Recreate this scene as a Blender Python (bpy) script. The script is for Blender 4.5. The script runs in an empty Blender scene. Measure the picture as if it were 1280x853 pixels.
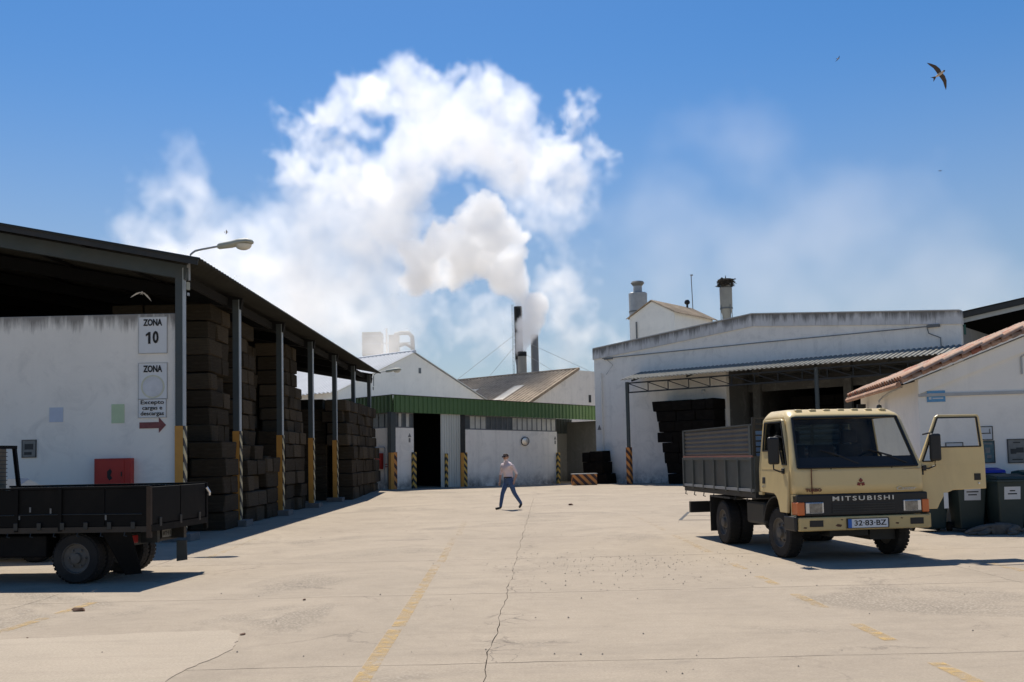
import bpy, bmesh, math, random
import numpy as np
from mathutils import Vector, Matrix
R = math.radians
SC = bpy.context.scene
COL = SC.collection

# ---------------------------------------------------------------- camera
cam_d = bpy.data.cameras.new('camera'); cam = bpy.data.objects.new('camera', cam_d); COL.objects.link(cam)
cam_d.sensor_width = 36; cam_d.lens = 1200 / 1280 * 36
cam_d.shift_y = (498 - 426.5) / 1280
cam_d.clip_start = 0.05; cam_d.clip_end = 5000
PITCH = math.atan((571 - 498) / 1200); ROLL = 0.0225
cam.matrix_world = Matrix.Translation((0, 0, 1.6)) @ Matrix.Rotation(math.pi / 2 + PITCH, 4, 'X') @ Matrix.Rotation(-ROLL, 4, 'Z')
SC.camera = cam
# ---------------------------------------------------------------- world and sun
SUN = Vector((-0.11, 0.58, 1.0)).normalized()
elev = math.asin(SUN.z); az = math.atan2(SUN.x, SUN.y)
W = bpy.data.worlds.new('World'); SC.world = W; W.use_nodes = True
nt = W.node_tree; bg = nt.nodes['Background']
sky = nt.nodes.new('ShaderNodeTexSky'); sky.sky_type = 'NISHITA'; sky.sun_disc = False
sky.sun_elevation = elev; sky.sun_rotation = az; sky.altitude = 100; sky.air_density = 1.0; sky.dust_density = 0.3; sky.ozone_density = 5.0
hs = nt.nodes.new('ShaderNodeHueSaturation'); hs.inputs['Saturation'].default_value = 1.26; hs.inputs['Value'].default_value = 1.15
nt.links.new(sky.outputs[0], hs.inputs['Color'])
# pale summer haze low in the sky, the same all round the horizon
gc = nt.nodes.new('ShaderNodeTexCoord'); sz = nt.nodes.new('ShaderNodeSeparateXYZ'); nt.links.new(gc.outputs['Generated'], sz.inputs[0])
mr = nt.nodes.new('ShaderNodeMapRange'); mr.interpolation_type = 'SMOOTHERSTEP'; nt.links.new(sz.outputs[2], mr.inputs[0])
mr.inputs[1].default_value = 0.0; mr.inputs[2].default_value = 0.46; mr.inputs[3].default_value = 0.60; mr.inputs[4].default_value = 0.0
hz = nt.nodes.new('ShaderNodeMix'); hz.data_type = 'RGBA'; nt.links.new(mr.outputs[0], hz.inputs[0]); nt.links.new(hs.outputs[0], hz.inputs[6]); hz.inputs[7].default_value = (4.5, 4.65, 4.7, 1)
nt.links.new(hz.outputs[2], bg.inputs[0]); bg.inputs[1].default_value = 0.067
sun_d = bpy.data.lights.new('sun', 'SUN'); sun_d.energy = 4.2; sun_d.angle = R(0.5); sun_d.color = (1.0, 0.93, 0.82)
sun = bpy.data.objects.new('sun', sun_d); COL.objects.link(sun)
sun.rotation_euler = SUN.to_track_quat('Z', 'Y').to_euler(); sun.location = (0, 0, 60)
SC.view_settings.view_transform = 'Standard'; SC.view_settings.look = 'None'
SC.view_settings.exposure = 0.52; SC.view_settings.gamma = 1.0
SC.render.engine = 'CYCLES'
SC.cycles.volume_bounces = 24; SC.cycles.max_bounces = 28; SC.cycles.diffuse_bounces = 4; SC.cycles.glossy_bounces = 4; SC.cycles.transparent_max_bounces = 16
SC.cycles.volume_step_rate = 1.0

random.seed(7)
# ---------------------------------------------------------------- materials
def new_mat(name):
    m = bpy.data.materials.new(name); m.use_nodes = True
    n = m.node_tree.nodes; b = n['Principled BSDF']
    return m, n, m.node_tree.links, b
def ramp(n, l, src, p0, p1, c0=(0, 0, 0, 1), c1=(1, 1, 1, 1)):
    r = n.new('ShaderNodeValToRGB'); e = r.color_ramp.elements
    e[0].position = p0; e[1].position = p1; e[0].color = c0; e[1].color = c1
    l.new(src, r.inputs[0]); return r.outputs[0]
def noise(n, l, co, scale, detail=4, rough=0.6, dist=0.0):
    t = n.new('ShaderNodeTexNoise'); t.inputs['Scale'].default_value = scale; t.inputs['Detail'].default_value = detail
    t.inputs['Roughness'].default_value = rough; t.inputs['Distortion'].default_value = dist
    l.new(co, t.inputs['Vector']); return t.outputs['Fac']
def mix(n, l, fac, a, b):
    x = n.new('ShaderNodeMix'); x.data_type = 'RGBA'
    for s, v in ((x.inputs[0], fac), (x.inputs[6], a), (x.inputs[7], b)):
        if hasattr(v, 'is_linked'): l.new(v, s)
        elif isinstance(v, (int, float)): s.default_value = v
        else: s.default_value = (*v, 1)
    return x.outputs[2]
def math_n(n, l, op, a, b=0.0):
    x = n.new('ShaderNodeMath'); x.operation = op
    for s, v in ((x.inputs[0], a), (x.inputs[1], b)):
        if hasattr(v, 'is_linked'): l.new(v, s)
        else: s.default_value = v
    return x.outputs[0]
def coords(n, l, kind='Object', scale=(1, 1, 1)):
    t = n.new('ShaderNodeTexCoord'); mp = n.new('ShaderNodeMapping'); mp.inputs['Scale'].default_value = scale
    l.new(t.outputs[kind], mp.inputs[0]); return mp.outputs[0]
def bump(n, l, b, h, strength=0.3, dist=0.02):
    x = n.new('ShaderNodeBump'); x.inputs['Strength'].default_value = strength; x.inputs['Distance'].default_value = dist
    l.new(h, x.inputs['Height']); l.new(x.outputs[0], b.inputs['Normal'])
def mat(name, c, rough=0.6, metal=0.0, var=0.25, scale=3.0, dirt=None, dirt_amt=0.4, spec=0.4, bmp=0.0, stretch=(1, 1, 1), coat=0.0):
    m, n, l, b = new_mat(name); co = coords(n, l, 'Object', stretch)
    f = ramp(n, l, noise(n, l, co, scale, 6, 0.65), 0.3, 0.72)
    c2 = tuple(max(0, x * (1 - var)) for x in c)
    colr = mix(n, l, f, c2, c)
    if dirt:
        g = ramp(n, l, noise(n, l, co, scale * 0.37, 8, 0.7, 0.4), 0.5, 0.72)
        g2 = math_n(n, l, 'MULTIPLY', g, dirt_amt); colr = mix(n, l, g2, colr, dirt)
    l.new(colr, b.inputs['Base Color'])
    b.inputs['Roughness'].default_value = rough; b.inputs['Metallic'].default_value = metal
    b.inputs['Specular IOR Level'].default_value = spec
    if coat: b.inputs['Coat Weight'].default_value = coat
    if bmp: bump(n, l, b, noise(n, l, co, scale * 6, 5, 0.7), bmp, 0.01)
    return m
def plaster(name, c, stain=(0.09, 0.085, 0.075), base_h=0.9, top=None, streak=0.35, use='Object', blot=0.25):
    """limewashed wall: blotches, rain streaks below the top edge (top = (z, depth)), mould low down (below base_h)"""
    m, n, l, b = new_mat(name); co = coords(n, l, use)
    sep = n.new('ShaderNodeSeparateXYZ'); l.new(co, sep.inputs[0]); z = sep.outputs[2]
    colr = mix(n, l, ramp(n, l, noise(n, l, co, 0.55, 7, 0.65, 0.3), 0.32, 0.7), tuple(x * 0.92 for x in c), c)
    colr = mix(n, l, math_n(n, l, 'MULTIPLY', ramp(n, l, noise(n, l, co, 1.3, 9, 0.74, 0.9), 0.50, 0.72), blot * 1.5), colr, (0.42, 0.41, 0.38))
    cs = coords(n, l, use, (3.2, 3.2, 0.14)); st = ramp(n, l, noise(n, l, cs, 1.0, 6, 0.7), 0.5, 0.78)
    colr = mix(n, l, math_n(n, l, 'MULTIPLY', st, streak * 0.45), colr, stain)
    if base_h:
        g = n.new('ShaderNodeMapRange'); l.new(z, g.inputs[0]); g.inputs[1].default_value = 0.1; g.inputs[2].default_value = base_h
        g.inputs[3].default_value = 1.0; g.inputs[4].default_value = 0.0
        k = math_n(n, l, 'MULTIPLY', g.outputs[0], ramp(n, l, noise(n, l, co, 1.6, 8, 0.75), 0.36, 0.62))
        colr = mix(n, l, math_n(n, l, 'MULTIPLY', k, 0.85), colr, stain)
    if top:
        g = n.new('ShaderNodeMapRange'); l.new(z, g.inputs[0]); g.inputs[1].default_value = top[0] - top[1]; g.inputs[2].default_value = top[0]
        s2 = coords(n, l, use, (2.4, 2.4, 0.22)); sn = noise(n, l, s2, 1.0, 8, 0.75)
        k = math_n(n, l, 'ADD', math_n(n, l, 'MULTIPLY', g.outputs[0], 0.85), math_n(n, l, 'MULTIPLY', math_n(n, l, 'SUBTRACT', sn, 0.5), 2.2))
        k = math_n(n, l, 'MULTIPLY', ramp(n, l, k, 0.34, 0.78), ramp(n, l, g.outputs[0], 0.0, 0.25))
        colr = mix(n, l, math_n(n, l, 'MULTIPLY', k, 0.72), colr, stain)
    l.new(colr, b.inputs['Base Color']); b.inputs['Roughness'].default_value = 0.9; b.inputs['Specular IOR Level'].default_value = 0.2
    bump(n, l, b, noise(n, l, co, 14, 6, 0.7), 0.25, 0.01)
    return m
def stripes(name, c0, c1, pitch=0.28, dx=1.0, dz=1.0, wear=0.25):
    m, n, l, b = new_mat(name); co = coords(n, l, 'Object'); sep = n.new('ShaderNodeSeparateXYZ'); l.new(co, sep.inputs[0])
    a = math_n(n, l, 'ADD', math_n(n, l, 'MULTIPLY', sep.outputs[0], dx), math_n(n, l, 'MULTIPLY', sep.outputs[2], dz))
    a = math_n(n, l, 'ADD', a, math_n(n, l, 'MULTIPLY', sep.outputs[1], dx))
    f = math_n(n, l, 'GREATER_THAN', math_n(n, l, 'FRACT', math_n(n, l, 'DIVIDE', a, pitch)), 0.5)
    colr = mix(n, l, f, c0, c1)
    w = math_n(n, l, 'MULTIPLY', ramp(n, l, noise(n, l, co, 6, 7, 0.7), 0.5, 0.7), wear); colr = mix(n, l, w, colr, (0.12, 0.1, 0.08))
    l.new(colr, b.inputs['Base Color']); b.inputs['Roughness'].default_value = 0.6
    return m
def glass(name, tint=(0.75, 0.8, 0.78), t=0.8, rough=0.03):
    m, n, l, b = new_mat(name); out = n['Material Output']
    tr = n.new('ShaderNodeBsdfTransparent'); tr.inputs[0].default_value = (*[x * t for x in tint], 1)
    gl = n.new('ShaderNodeBsdfGlossy'); gl.inputs['Roughness'].default_value = rough
    fr = n.new('ShaderNodeFresnel'); fr.inputs[0].default_value = 1.33
    ms = n.new('ShaderNodeMixShader'); l.new(fr.outputs[0], ms.inputs[0]); l.new(tr.outputs[0], ms.inputs[1]); l.new(gl.outputs[0], ms.inputs[2])
    df = n.new('ShaderNodeBsdfDiffuse'); df.inputs[0].default_value = (0.35, 0.34, 0.3, 1)
    m2 = n.new('ShaderNodeMixShader'); co = coords(n, l); f = math_n(n, l, 'MULTIPLY', ramp(n, l, noise(n, l, co, 2.5, 5, 0.6), 0.4, 0.8), 0.10)
    l.new(f, m2.inputs[0]); l.new(ms.outputs[0], m2.inputs[1]); l.new(df.outputs[0], m2.inputs[2]); l.new(m2.outputs[0], out.inputs[0])
    return m
M = {}
M['wall'] = plaster('white_limewash', (0.90, 0.86, 0.775), base_h=0.8)
M['wall_plain'] = plaster('white_plaster', (0.90, 0.86, 0.775), base_h=0.0, blot=0.12, streak=0.15)
M['bigwall'] = plaster('mill_plaster', (0.90, 0.86, 0.78), base_h=0.9, blot=0.25, streak=0.25)
M['parapet'] = plaster('parapet_plaster', (0.66, 0.65, 0.63), stain=(0.06, 0.055, 0.05), base_h=0.0, top=(0.0, 0.62), streak=0.9)
M['shedwall'] = plaster('shed_plaster', (0.88, 0.84, 0.755), base_h=0.0, top=(4.79, 0.5), streak=0.08, blot=0.2, stain=(0.07, 0.06, 0.055))
M['inner_wall'] = plaster('dim_inner_plaster', (0.13, 0.128, 0.118), base_h=0.0)  # plaster tone darkened to carry the shade behind the canopy
M['grey_wall'] = plaster('shaded_bay_plaster', (0.24, 0.24, 0.225), base_h=0.8)  # shade of the bay put into the plaster colour
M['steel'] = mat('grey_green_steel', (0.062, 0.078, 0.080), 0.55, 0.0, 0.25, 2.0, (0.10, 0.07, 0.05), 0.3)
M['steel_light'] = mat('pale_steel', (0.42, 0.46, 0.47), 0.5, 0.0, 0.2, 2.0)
M['dark_steel'] = mat('dark_steel', (0.026, 0.029, 0.029), 0.55, 0.0, 0.3, 3.0, (0.09, 0.06, 0.04), 0.35)
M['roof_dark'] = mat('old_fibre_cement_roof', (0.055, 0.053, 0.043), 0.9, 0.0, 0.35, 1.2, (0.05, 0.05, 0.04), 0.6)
M['roof_pale'] = mat('pale_roof_sheet', (0.50, 0.50, 0.47), 0.85, 0.0, 0.25, 1.0, (0.22, 0.22, 0.19), 0.5)
M['canopy'] = mat('grey_canopy_sheet', (0.30, 0.295, 0.265), 0.9, 0.0, 0.3, 1.0, (0.14, 0.135, 0.115), 0.6)
M['roof_white'] = mat('white_roof_sheet', (0.66, 0.67, 0.68), 0.7, 0.0, 0.12, 0.8, (0.4, 0.4, 0.4), 0.4)
M['roof_brown'] = mat('brown_fibre_cement', (0.46, 0.36, 0.255), 0.95, 0.0, 0.45, 2.2, (0.17, 0.135, 0.10), 0.7, stretch=(1, 0.5, 1))
M['skylight'] = mat('skylight_sheet', (0.55, 0.50, 0.42), 0.6, 0, 0.2, 2)
M['green'] = mat('green_cladding', (0.095, 0.175, 0.065), 0.55, 0.0, 0.15, 0.7, (0.14, 0.19, 0.10), 0.4)
M['ribbed_door'] = mat('cream_ribbed_door', (0.58, 0.60, 0.55), 0.6, 0.0, 0.12, 1.0, (0.3, 0.3, 0.26), 0.4, stretch=(1, 1, 0.2))
M['pane'] = mat('dusty_pane', (0.60, 0.59, 0.52), 0.35, 0, 0.3, 2.0, (0.2, 0.21, 0.2), 0.5)
M['pane_dark'] = mat('dark_pane', (0.12, 0.135, 0.14), 0.25, 0, 0.4, 2.0)
M['frame'] = mat('window_frame_paint', (0.16, 0.17, 0.17), 0.6, 0, 0.2)
M['orange'] = mat('orange_guard_paint', (0.60, 0.29, 0.055), 0.6, 0, 0.2, 3, (0.25, 0.12, 0.05), 0.4)
M['stripe'] = stripes('hazard_stripes', (0.62, 0.40, 0.08), (0.03, 0.03, 0.03), 0.34, 1.0, 1.0)
M['stripe_red'] = stripes('orange_hazard_stripes', (0.62, 0.25, 0.06), (0.06, 0.025, 0.02), 0.42, 1.0, 1.0)
M['stripe_pale'] = stripes('pale_hazard_stripes', (0.55, 0.48, 0.28), (0.03, 0.03, 0.03), 0.34, 1.0, 1.0)
M['bale'] = mat('dark_bale', (0.064, 0.051, 0.035), 0.95, 0, 0.5, 5.0, (0.088, 0.074, 0.054), 0.7, spec=0.1, bmp=1.0, stretch=(0.8, 0.8, 5))
M['bale2'] = mat('brown_bale', (0.105, 0.083, 0.056), 0.95, 0, 0.45, spec=0.1, scale=5.0, dirt=(0.04, 0.03, 0.022), dirt_amt=0.7, bmp=1.0, stretch=(0.8, 0.8, 5))
M['bale_black'] = mat('black_bale', (0.011, 0.0095, 0.008), 0.95, 0, 0.4, 4.0, (0.018, 0.016, 0.014), 0.5, spec=0.08, bmp=0.8)
M['dark'] = mat('shade_dark', (0.010, 0.010, 0.010), 0.95, 0, 0.3, 1.0)  # near-black colour standing in for shade in deep interiors
M['beige'] = mat('beige_truck_paint', (0.66, 0.51, 0.25), 0.36, 0, 0.08, 1.3, (0.40, 0.30, 0.165), 0.55, 0.45, coat=0.12)
M['beige2'] = mat('beige_bumper_paint', (0.60, 0.45, 0.20), 0.5, 0, 0.12, 2.0, (0.14, 0.09, 0.05), 0.35)
M['black'] = mat('black_plastic', (0.018, 0.018, 0.018), 0.5, 0, 0.3, 4)
M['rubber'] = mat('tyre_rubber', (0.016, 0.0155, 0.015), 0.85, 0, 0.35, 4, (0.07, 0.06, 0.05), 0.45)
M['rim'] = mat('dusty_rim', (0.13, 0.12, 0.105), 0.7, 0.0, 0.35, 5, (0.06, 0.05, 0.04), 0.5)
M['bedgrey'] = mat('grey_bed_paint', (0.078, 0.088, 0.083), 0.6, 0, 0.3, 2.0, (0.09, 0.07, 0.05), 0.4)
M['bedrail'] = mat('pale_bed_rail', (0.30, 0.31, 0.31), 0.6, 0, 0.25, 2.5)
M['bedbrown'] = mat('brown_bed_sheet', (0.125, 0.115, 0.098), 0.7, 0, 0.25, 2.0, (0.09, 0.07, 0.05), 0.4)
M['pale_boards'] = mat('pale_tail_boards', (0.50, 0.50, 0.49), 0.8, 0, 0.2, 2.0, (0.3, 0.29, 0.27), 0.4, stretch=(0.3, 1, 6))
M['rustred'] = mat('rust_red_strip', (0.36, 0.16, 0.11), 0.75, 0, 0.3, 3)
M['bedblack'] = mat('black_bed_paint', (0.006, 0.006, 0.006), 0.7, 0, 0.35, 3, (0.022, 0.018, 0.014), 0.45, 0.15)
M['glass'] = glass('windscreen_glass', (0.75, 0.8, 0.78), 0.85); M['glass_side'] = glass('side_window_glass', (0.7, 0.75, 0.75), 0.7)
M['lens'] = mat('headlight_glass', (0.26, 0.27, 0.27), 0.10, 0.6, 0.6, 22.0, spec=0.8)
M['chrome'] = mat('headlight_bezel', (0.62, 0.62, 0.62), 0.25, 0.7, 0.1)
M['amber'] = mat('amber_lens', (0.70, 0.16, 0.03), 0.3, 0, 0.2, spec=0.6)
M['redlens'] = mat('red_lens', (0.30, 0.02, 0.02), 0.3, 0, 0.2)
M['white'] = mat('white_paint', (0.78, 0.78, 0.76), 0.5, 0, 0.08)
M['sign'] = mat('white_sign_board', (0.70, 0.715, 0.71), 0.5, 0, 0.06)
M['ink'] = mat('black_lettering', (0.012, 0.012, 0.012), 0.6, 0, 0.1)
M['platewhite'] = mat('number_plate', (0.72, 0.74, 0.76), 0.4, 0, 0.08)
M['blue'] = mat('blue_band', (0.03, 0.14, 0.50), 0.5, 0, 0.1)
M['brownletter'] = mat('brown_badge', (0.15, 0.05, 0.025), 0.5, 0, 0.1)
M['redlogo'] = mat('dark_red_badge', (0.20, 0.03, 0.02), 0.5, 0, 0.1)
M['badge'] = mat('cream_badge', (0.68, 0.64, 0.54), 0.4, 0, 0.1)
M['interior'] = mat('cab_interior', (0.07, 0.072, 0.07), 0.8, 0, 0.3)
M['interior_tan'] = mat('cab_lining', (0.24, 0.21, 0.16), 0.8, 0, 0.2)
M['seat'] = mat('seat_cloth', (0.05, 0.05, 0.05), 0.9, 0, 0.3, 6)
M['red'] = mat('red_cabinet_paint', (0.42, 0.03, 0.02), 0.45, 0, 0.15, 2)
M['arrow'] = mat('faded_red_arrow', (0.25, 0.085, 0.08), 0.7, 0, 0.35, 12)
M['tile'] = mat('terracotta_tile', (0.50, 0.29, 0.19), 0.85, 0, 0.45, 9.0, (0.60, 0.48, 0.38), 0.7)
M['tile2'] = mat('weathered_tile', (0.36, 0.25, 0.19), 0.85, 0, 0.5, 9.0, (0.55, 0.45, 0.36), 0.6)
M['tile3'] = mat('red_tile', (0.36, 0.13, 0.08), 0.85, 0, 0.3, 3.0, (0.3, 0.14, 0.1), 0.5)
M['bin'] = mat('dark_green_bin', (0.025, 0.045, 0.042), 0.5, 0, 0.25, 3)
M['binlid_blue'] = mat('blue_bin_lid', (0.025, 0.035, 0.33), 0.45, 0, 0.15)
M['binlid_green'] = mat('green_bin_lid', (0.02, 0.085, 0.065), 0.45, 0, 0.15)
M['paper'] = mat('white_paper', (0.62, 0.64, 0.64), 0.8, 0, 0.1)
M['poster_teal'] = mat('teal_poster', (0.12, 0.21, 0.22), 0.6, 0, 0.6, 9)
M['poster_grey'] = mat('grey_poster', (0.25, 0.25, 0.23), 0.6, 0, 0.4, 8)
M['poster_ink'] = mat('poster_print', (0.045, 0.05, 0.05), 0.6, 0, 0.4, 9)
M['sky_blue'] = mat('light_blue_plate', (0.13, 0.36, 0.60), 0.6, 0, 0.25, 9)
M['fade_blue'] = mat('faded_blue_card', (0.52, 0.58, 0.68), 0.7, 0, 0.12, 4)
M['fade_green'] = mat('faded_green_card', (0.50, 0.62, 0.40), 0.7, 0, 0.12, 4)
M['lampshell'] = mat('lamp_shell', (0.42, 0.43, 0.36), 0.6, 0, 0.2, 6)
M['lampglass'] = mat('lamp_bowl', (0.68, 0.66, 0.56), 0.15, 0, 0.15, 5, spec=0.7)
M['galv'] = mat('galvanised', (0.42, 0.43, 0.43), 0.45, 0.35, 0.25, 2.0, (0.26, 0.22, 0.18), 0.35)
M['stack_black'] = mat('sooty_stack', (0.022, 0.022, 0.022), 0.8, 0, 0.4, 1.0)
M['stack_beige'] = mat('beige_stack', (0.36, 0.34, 0.29), 0.8, 0, 0.25, 0.8, (0.2, 0.18, 0.15), 0.5)
M['stack_grey'] = mat('grey_stack', (0.20, 0.215, 0.23), 0.6, 0.1, 0.2, 0.6)
M['silo'] = mat('silo_cladding', (0.17, 0.175, 0.16), 0.8, 0.0, 0.3, 1.0, (0.11, 0.11, 0.10), 0.5)
M['twig'] = mat('nest_twigs', (0.055, 0.042, 0.028), 0.95, 0, 0.4, 8)
M['cement_ledge'] = mat('grey_moulding', (0.50, 0.50, 0.48), 0.9, 0, 0.2, 3)
M['carpaint'] = mat('pale_car_paint', (0.52, 0.58, 0.52), 0.3, 0.0, 0.08, 1.0, coat=0.5)
M['skin'] = mat('skin', (0.50, 0.29, 0.20), 0.6, 0, 0.12, 8)
M['hair'] = mat('brown_hair', (0.05, 0.028, 0.018), 0.75, 0, 0.35, 20)
M['shirt'] = mat('pale_pink_shirt', (0.70, 0.585, 0.585), 0.85, 0, 0.12, 10)
M['jeans'] = mat('blue_jeans', (0.06, 0.11, 0.23), 0.9, 0, 0.3, 9, (0.09, 0.14, 0.25), 0.4)
M['shoe'] = mat('black_shoe', (0.015, 0.014, 0.013), 0.5, 0, 0.2)
M['dogfur'] = mat('grey_dog_fur', (0.17, 0.15, 0.125), 0.95, 0, 0.4, 8, (0.23, 0.205, 0.175), 0.5, spec=0.1, bmp=0.6)
M['birdbrown'] = mat('bird_dark_feathers', (0.10, 0.07, 0.05), 0.8, 0, 0.4, 30)
M['birdbelly'] = mat('bird_pale_belly', (0.60, 0.48, 0.36), 0.8, 0, 0.2, 30)
M['birdwhite'] = mat('white_feathers', (0.75, 0.75, 0.73), 0.8, 0, 0.1, 30)
M['scrap'] = mat('brown_scrap', (0.14, 0.075, 0.045), 0.9, 0, 0.4, 20)

def concrete(name, base=(0.395, 0.33, 0.255), dark=(0.315, 0.264, 0.206), patchy=True):
    m, n, l, b = new_mat(name); co = coords(n, l, 'Object')
    big = ramp(n, l, noise(n, l, co, 0.30, 8, 0.68, 0.8), 0.38, 0.62)
    colr = mix(n, l, big, dark, base)
    med = ramp(n, l, noise(n, l, co, 1.6, 8, 0.72, 0.5), 0.38, 0.66)
    colr = mix(n, l, math_n(n, l, 'MULTIPLY', med, 0.35), colr, (0.47, 0.395, 0.31))
    fine = ramp(n, l, noise(n, l, co, 46, 7, 0.8), 0.40, 0.62)
    mid = ramp(n, l, noise(n, l, co, 7.5, 8, 0.78, 0.3), 0.42, 0.64)
    colr = mix(n, l, math_n(n, l, 'MULTIPLY', mid, 0.30), colr, (0.48, 0.405, 0.315))
    colr = mix(n, l, math_n(n, l, 'MULTIPLY', fine, 0.40), colr, (0.20, 0.165, 0.125))
    # brushed drag marks across the yard
    cx = coords(n, l, 'Object', (0.5, 4.5, 1)); dr = ramp(n, l, noise(n, l, cx, 1.3, 7, 0.75, 0.3), 0.5, 0.72)
    colr = mix(n, l, math_n(n, l, 'MULTIPLY', dr, 0.35), colr, (0.24, 0.205, 0.165))
    h = math_n(n, l, 'MULTIPLY', fine, 0.5)
    if patchy:
        # worn areas with exposed gravel
        w = ramp(n, l, noise(n, l, co, 0.31, 5, 0.65, 0.9), 0.54, 0.64)
        vo = n.new('ShaderNodeTexVoronoi'); vo.inputs['Scale'].default_value = 34; l.new(co, vo.inputs['Vector'])
        g = ramp(n, l, vo.outputs['Distance'], 0.1, 0.55, (0.48, 0.42, 0.345, 1), (0.19, 0.16, 0.125, 1))
        colr = mix(n, l, math_n(n, l, 'MULTIPLY', w, 0.6), colr, g)
        h = math_n(n, l, 'ADD', h, math_n(n, l, 'MULTIPLY', w, math_n(n, l, 'SUBTRACT', 1.0, vo.outputs['Distance'])))
        # hairline cracks
        nv = n.new('ShaderNodeTexNoise'); nv.inputs['Scale'].default_value = 1.1; nv.inputs['Detail'].default_value = 8; nv.inputs['Roughness'].default_value = 0.65; l.new(co, nv.inputs['Vector'])
        va = n.new('ShaderNodeVectorMath'); va.operation = 'MULTIPLY_ADD'; l.new(nv.outputs['Color'], va.inputs[0]); va.inputs[1].default_value = (1.3, 1.3, 0); l.new(co, va.inputs[2])
        vc = n.new('ShaderNodeTexVoronoi'); vc.feature = 'DISTANCE_TO_EDGE'; vc.inputs['Scale'].default_value = 0.42; l.new(va.outputs[0], vc.inputs['Vector'])
        ck = ramp(n, l, vc.outputs['Distance'], 0.0022, 0.006, (1, 1, 1, 1), (0, 0, 0, 1))
        ck = math_n(n, l, 'MULTIPLY', ck, ramp(n, l, noise(n, l, co, 0.45, 4, 0.6), 0.50, 0.60))
        colr = mix(n, l, math_n(n, l, 'MULTIPLY', ck, 0.55), colr, (0.11, 0.09, 0.075))
        sj = n.new('ShaderNodeSeparateXYZ'); l.new(va.outputs[0], sj.inputs[0]); s0 = n.new('ShaderNodeSeparateXYZ'); l.new(co, s0.inputs[0])
        dj = math_n(n, l, 'ABSOLUTE', math_n(n, l, 'SUBTRACT', s0.outputs[0], math_n(n, l, 'ADD', math_n(n, l, 'MULTIPLY', s0.outputs[1], 0.0337), -0.42)))
        v2 = n.new('ShaderNodeTexVoronoi'); v2.feature = 'DISTANCE_TO_EDGE'; v2.inputs['Scale'].default_value = 3.6; nv2 = n.new('ShaderNodeVectorMath'); nv2.operation = 'MULTIPLY_ADD'; l.new(nv.outputs['Color'], nv2.inputs[0]); nv2.inputs[1].default_value = (0.5, 0.5, 0); l.new(co, nv2.inputs[2]); l.new(nv2.outputs[0], v2.inputs['Vector'])
        c2 = math_n(n, l, 'MULTIPLY', ramp(n, l, v2.outputs['Distance'], 0.012, 0.03, (1, 1, 1, 1), (0, 0, 0, 1)), ramp(n, l, dj, 0.05, 0.30, (1, 1, 1, 1), (0, 0, 0, 1)))
        c2 = math_n(n, l, 'MULTIPLY', c2, ramp(n, l, noise(n, l, co, 0.8, 3, 0.6), 0.46, 0.58))
        colr = mix(n, l, math_n(n, l, 'MULTIPLY', c2, 0.7), colr, (0.11, 0.09, 0.075))
        # paler dusty sweeps and darker worn lanes
        lane = ramp(n, l, noise(n, l, coords(n, l, 'Object', (0.9, 0.10, 1)), 0.55, 5, 0.6), 0.40, 0.66); colr = mix(n, l, math_n(n, l, 'MULTIPLY', lane, 0.22), colr, (0.29, 0.243, 0.19))
        # oil drips and rubber marks
        oil = ramp(n, l, noise(n, l, co, 1.9, 4, 0.55, 0.3), 0.66, 0.76)
        colr = mix(n, l, math_n(n, l, 'MULTIPLY', oil, 0.40), colr, (0.16, 0.14, 0.12))
    l.new(colr, b.inputs['Base Color']); b.inputs['Roughness'].default_value = 0.92; b.inputs['Specular IOR Level'].default_value = 0.25
    bump(n, l, b, h, 0.45, 0.012)
    return m
M['concrete'] = concrete('yard_concrete')
M['concrete_patch'] = concrete('smooth_concrete', (0.44, 0.375, 0.295), (0.385, 0.325, 0.255), False)
M['joint'] = mat('joint_dirt', (0.13, 0.105, 0.08), 0.95, 0, 0.4, 6)
M['footing'] = mat('grey_footing', (0.20, 0.19, 0.175), 0.95, 0, 0.3, 4)
def yellow_line():
    m, n, l, b = new_mat('worn_yellow_paint'); out = n['Material Output']; co = coords(n, l, 'Object')
    l.new(mix(n, l, noise(n, l, co, 3, 5, 0.7), (0.48, 0.31, 0.10), (0.56, 0.38, 0.14)), b.inputs['Base Color']); b.inputs['Roughness'].default_value = 0.85
    tr = n.new('ShaderNodeBsdfTransparent'); ms = n.new('ShaderNodeMixShader')
    sep = n.new('ShaderNodeSeparateXYZ'); l.new(co, sep.inputs[0])
    far = n.new('ShaderNodeMapRange'); l.new(sep.outputs[1], far.inputs[0]); far.inputs[1].default_value = 9; far.inputs[2].default_value = 22; far.inputs[3].default_value = 0.0; far.inputs[4].default_value = 0.13
    f = math_n(n, l, 'SUBTRACT', noise(n, l, co, 7, 9, 0.78, 0.5), far.outputs[0])
    l.new(math_n(n, l, 'MULTIPLY', ramp(n, l, f, 0.40, 0.62), 0.72), ms.inputs[0]); l.new(tr.outputs[0], ms.inputs[1]); l.new(b.outputs[0], ms.inputs[2]); l.new(ms.outputs[0], out.inputs[0])
    return m
M['yellow'] = yellow_line()

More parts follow.
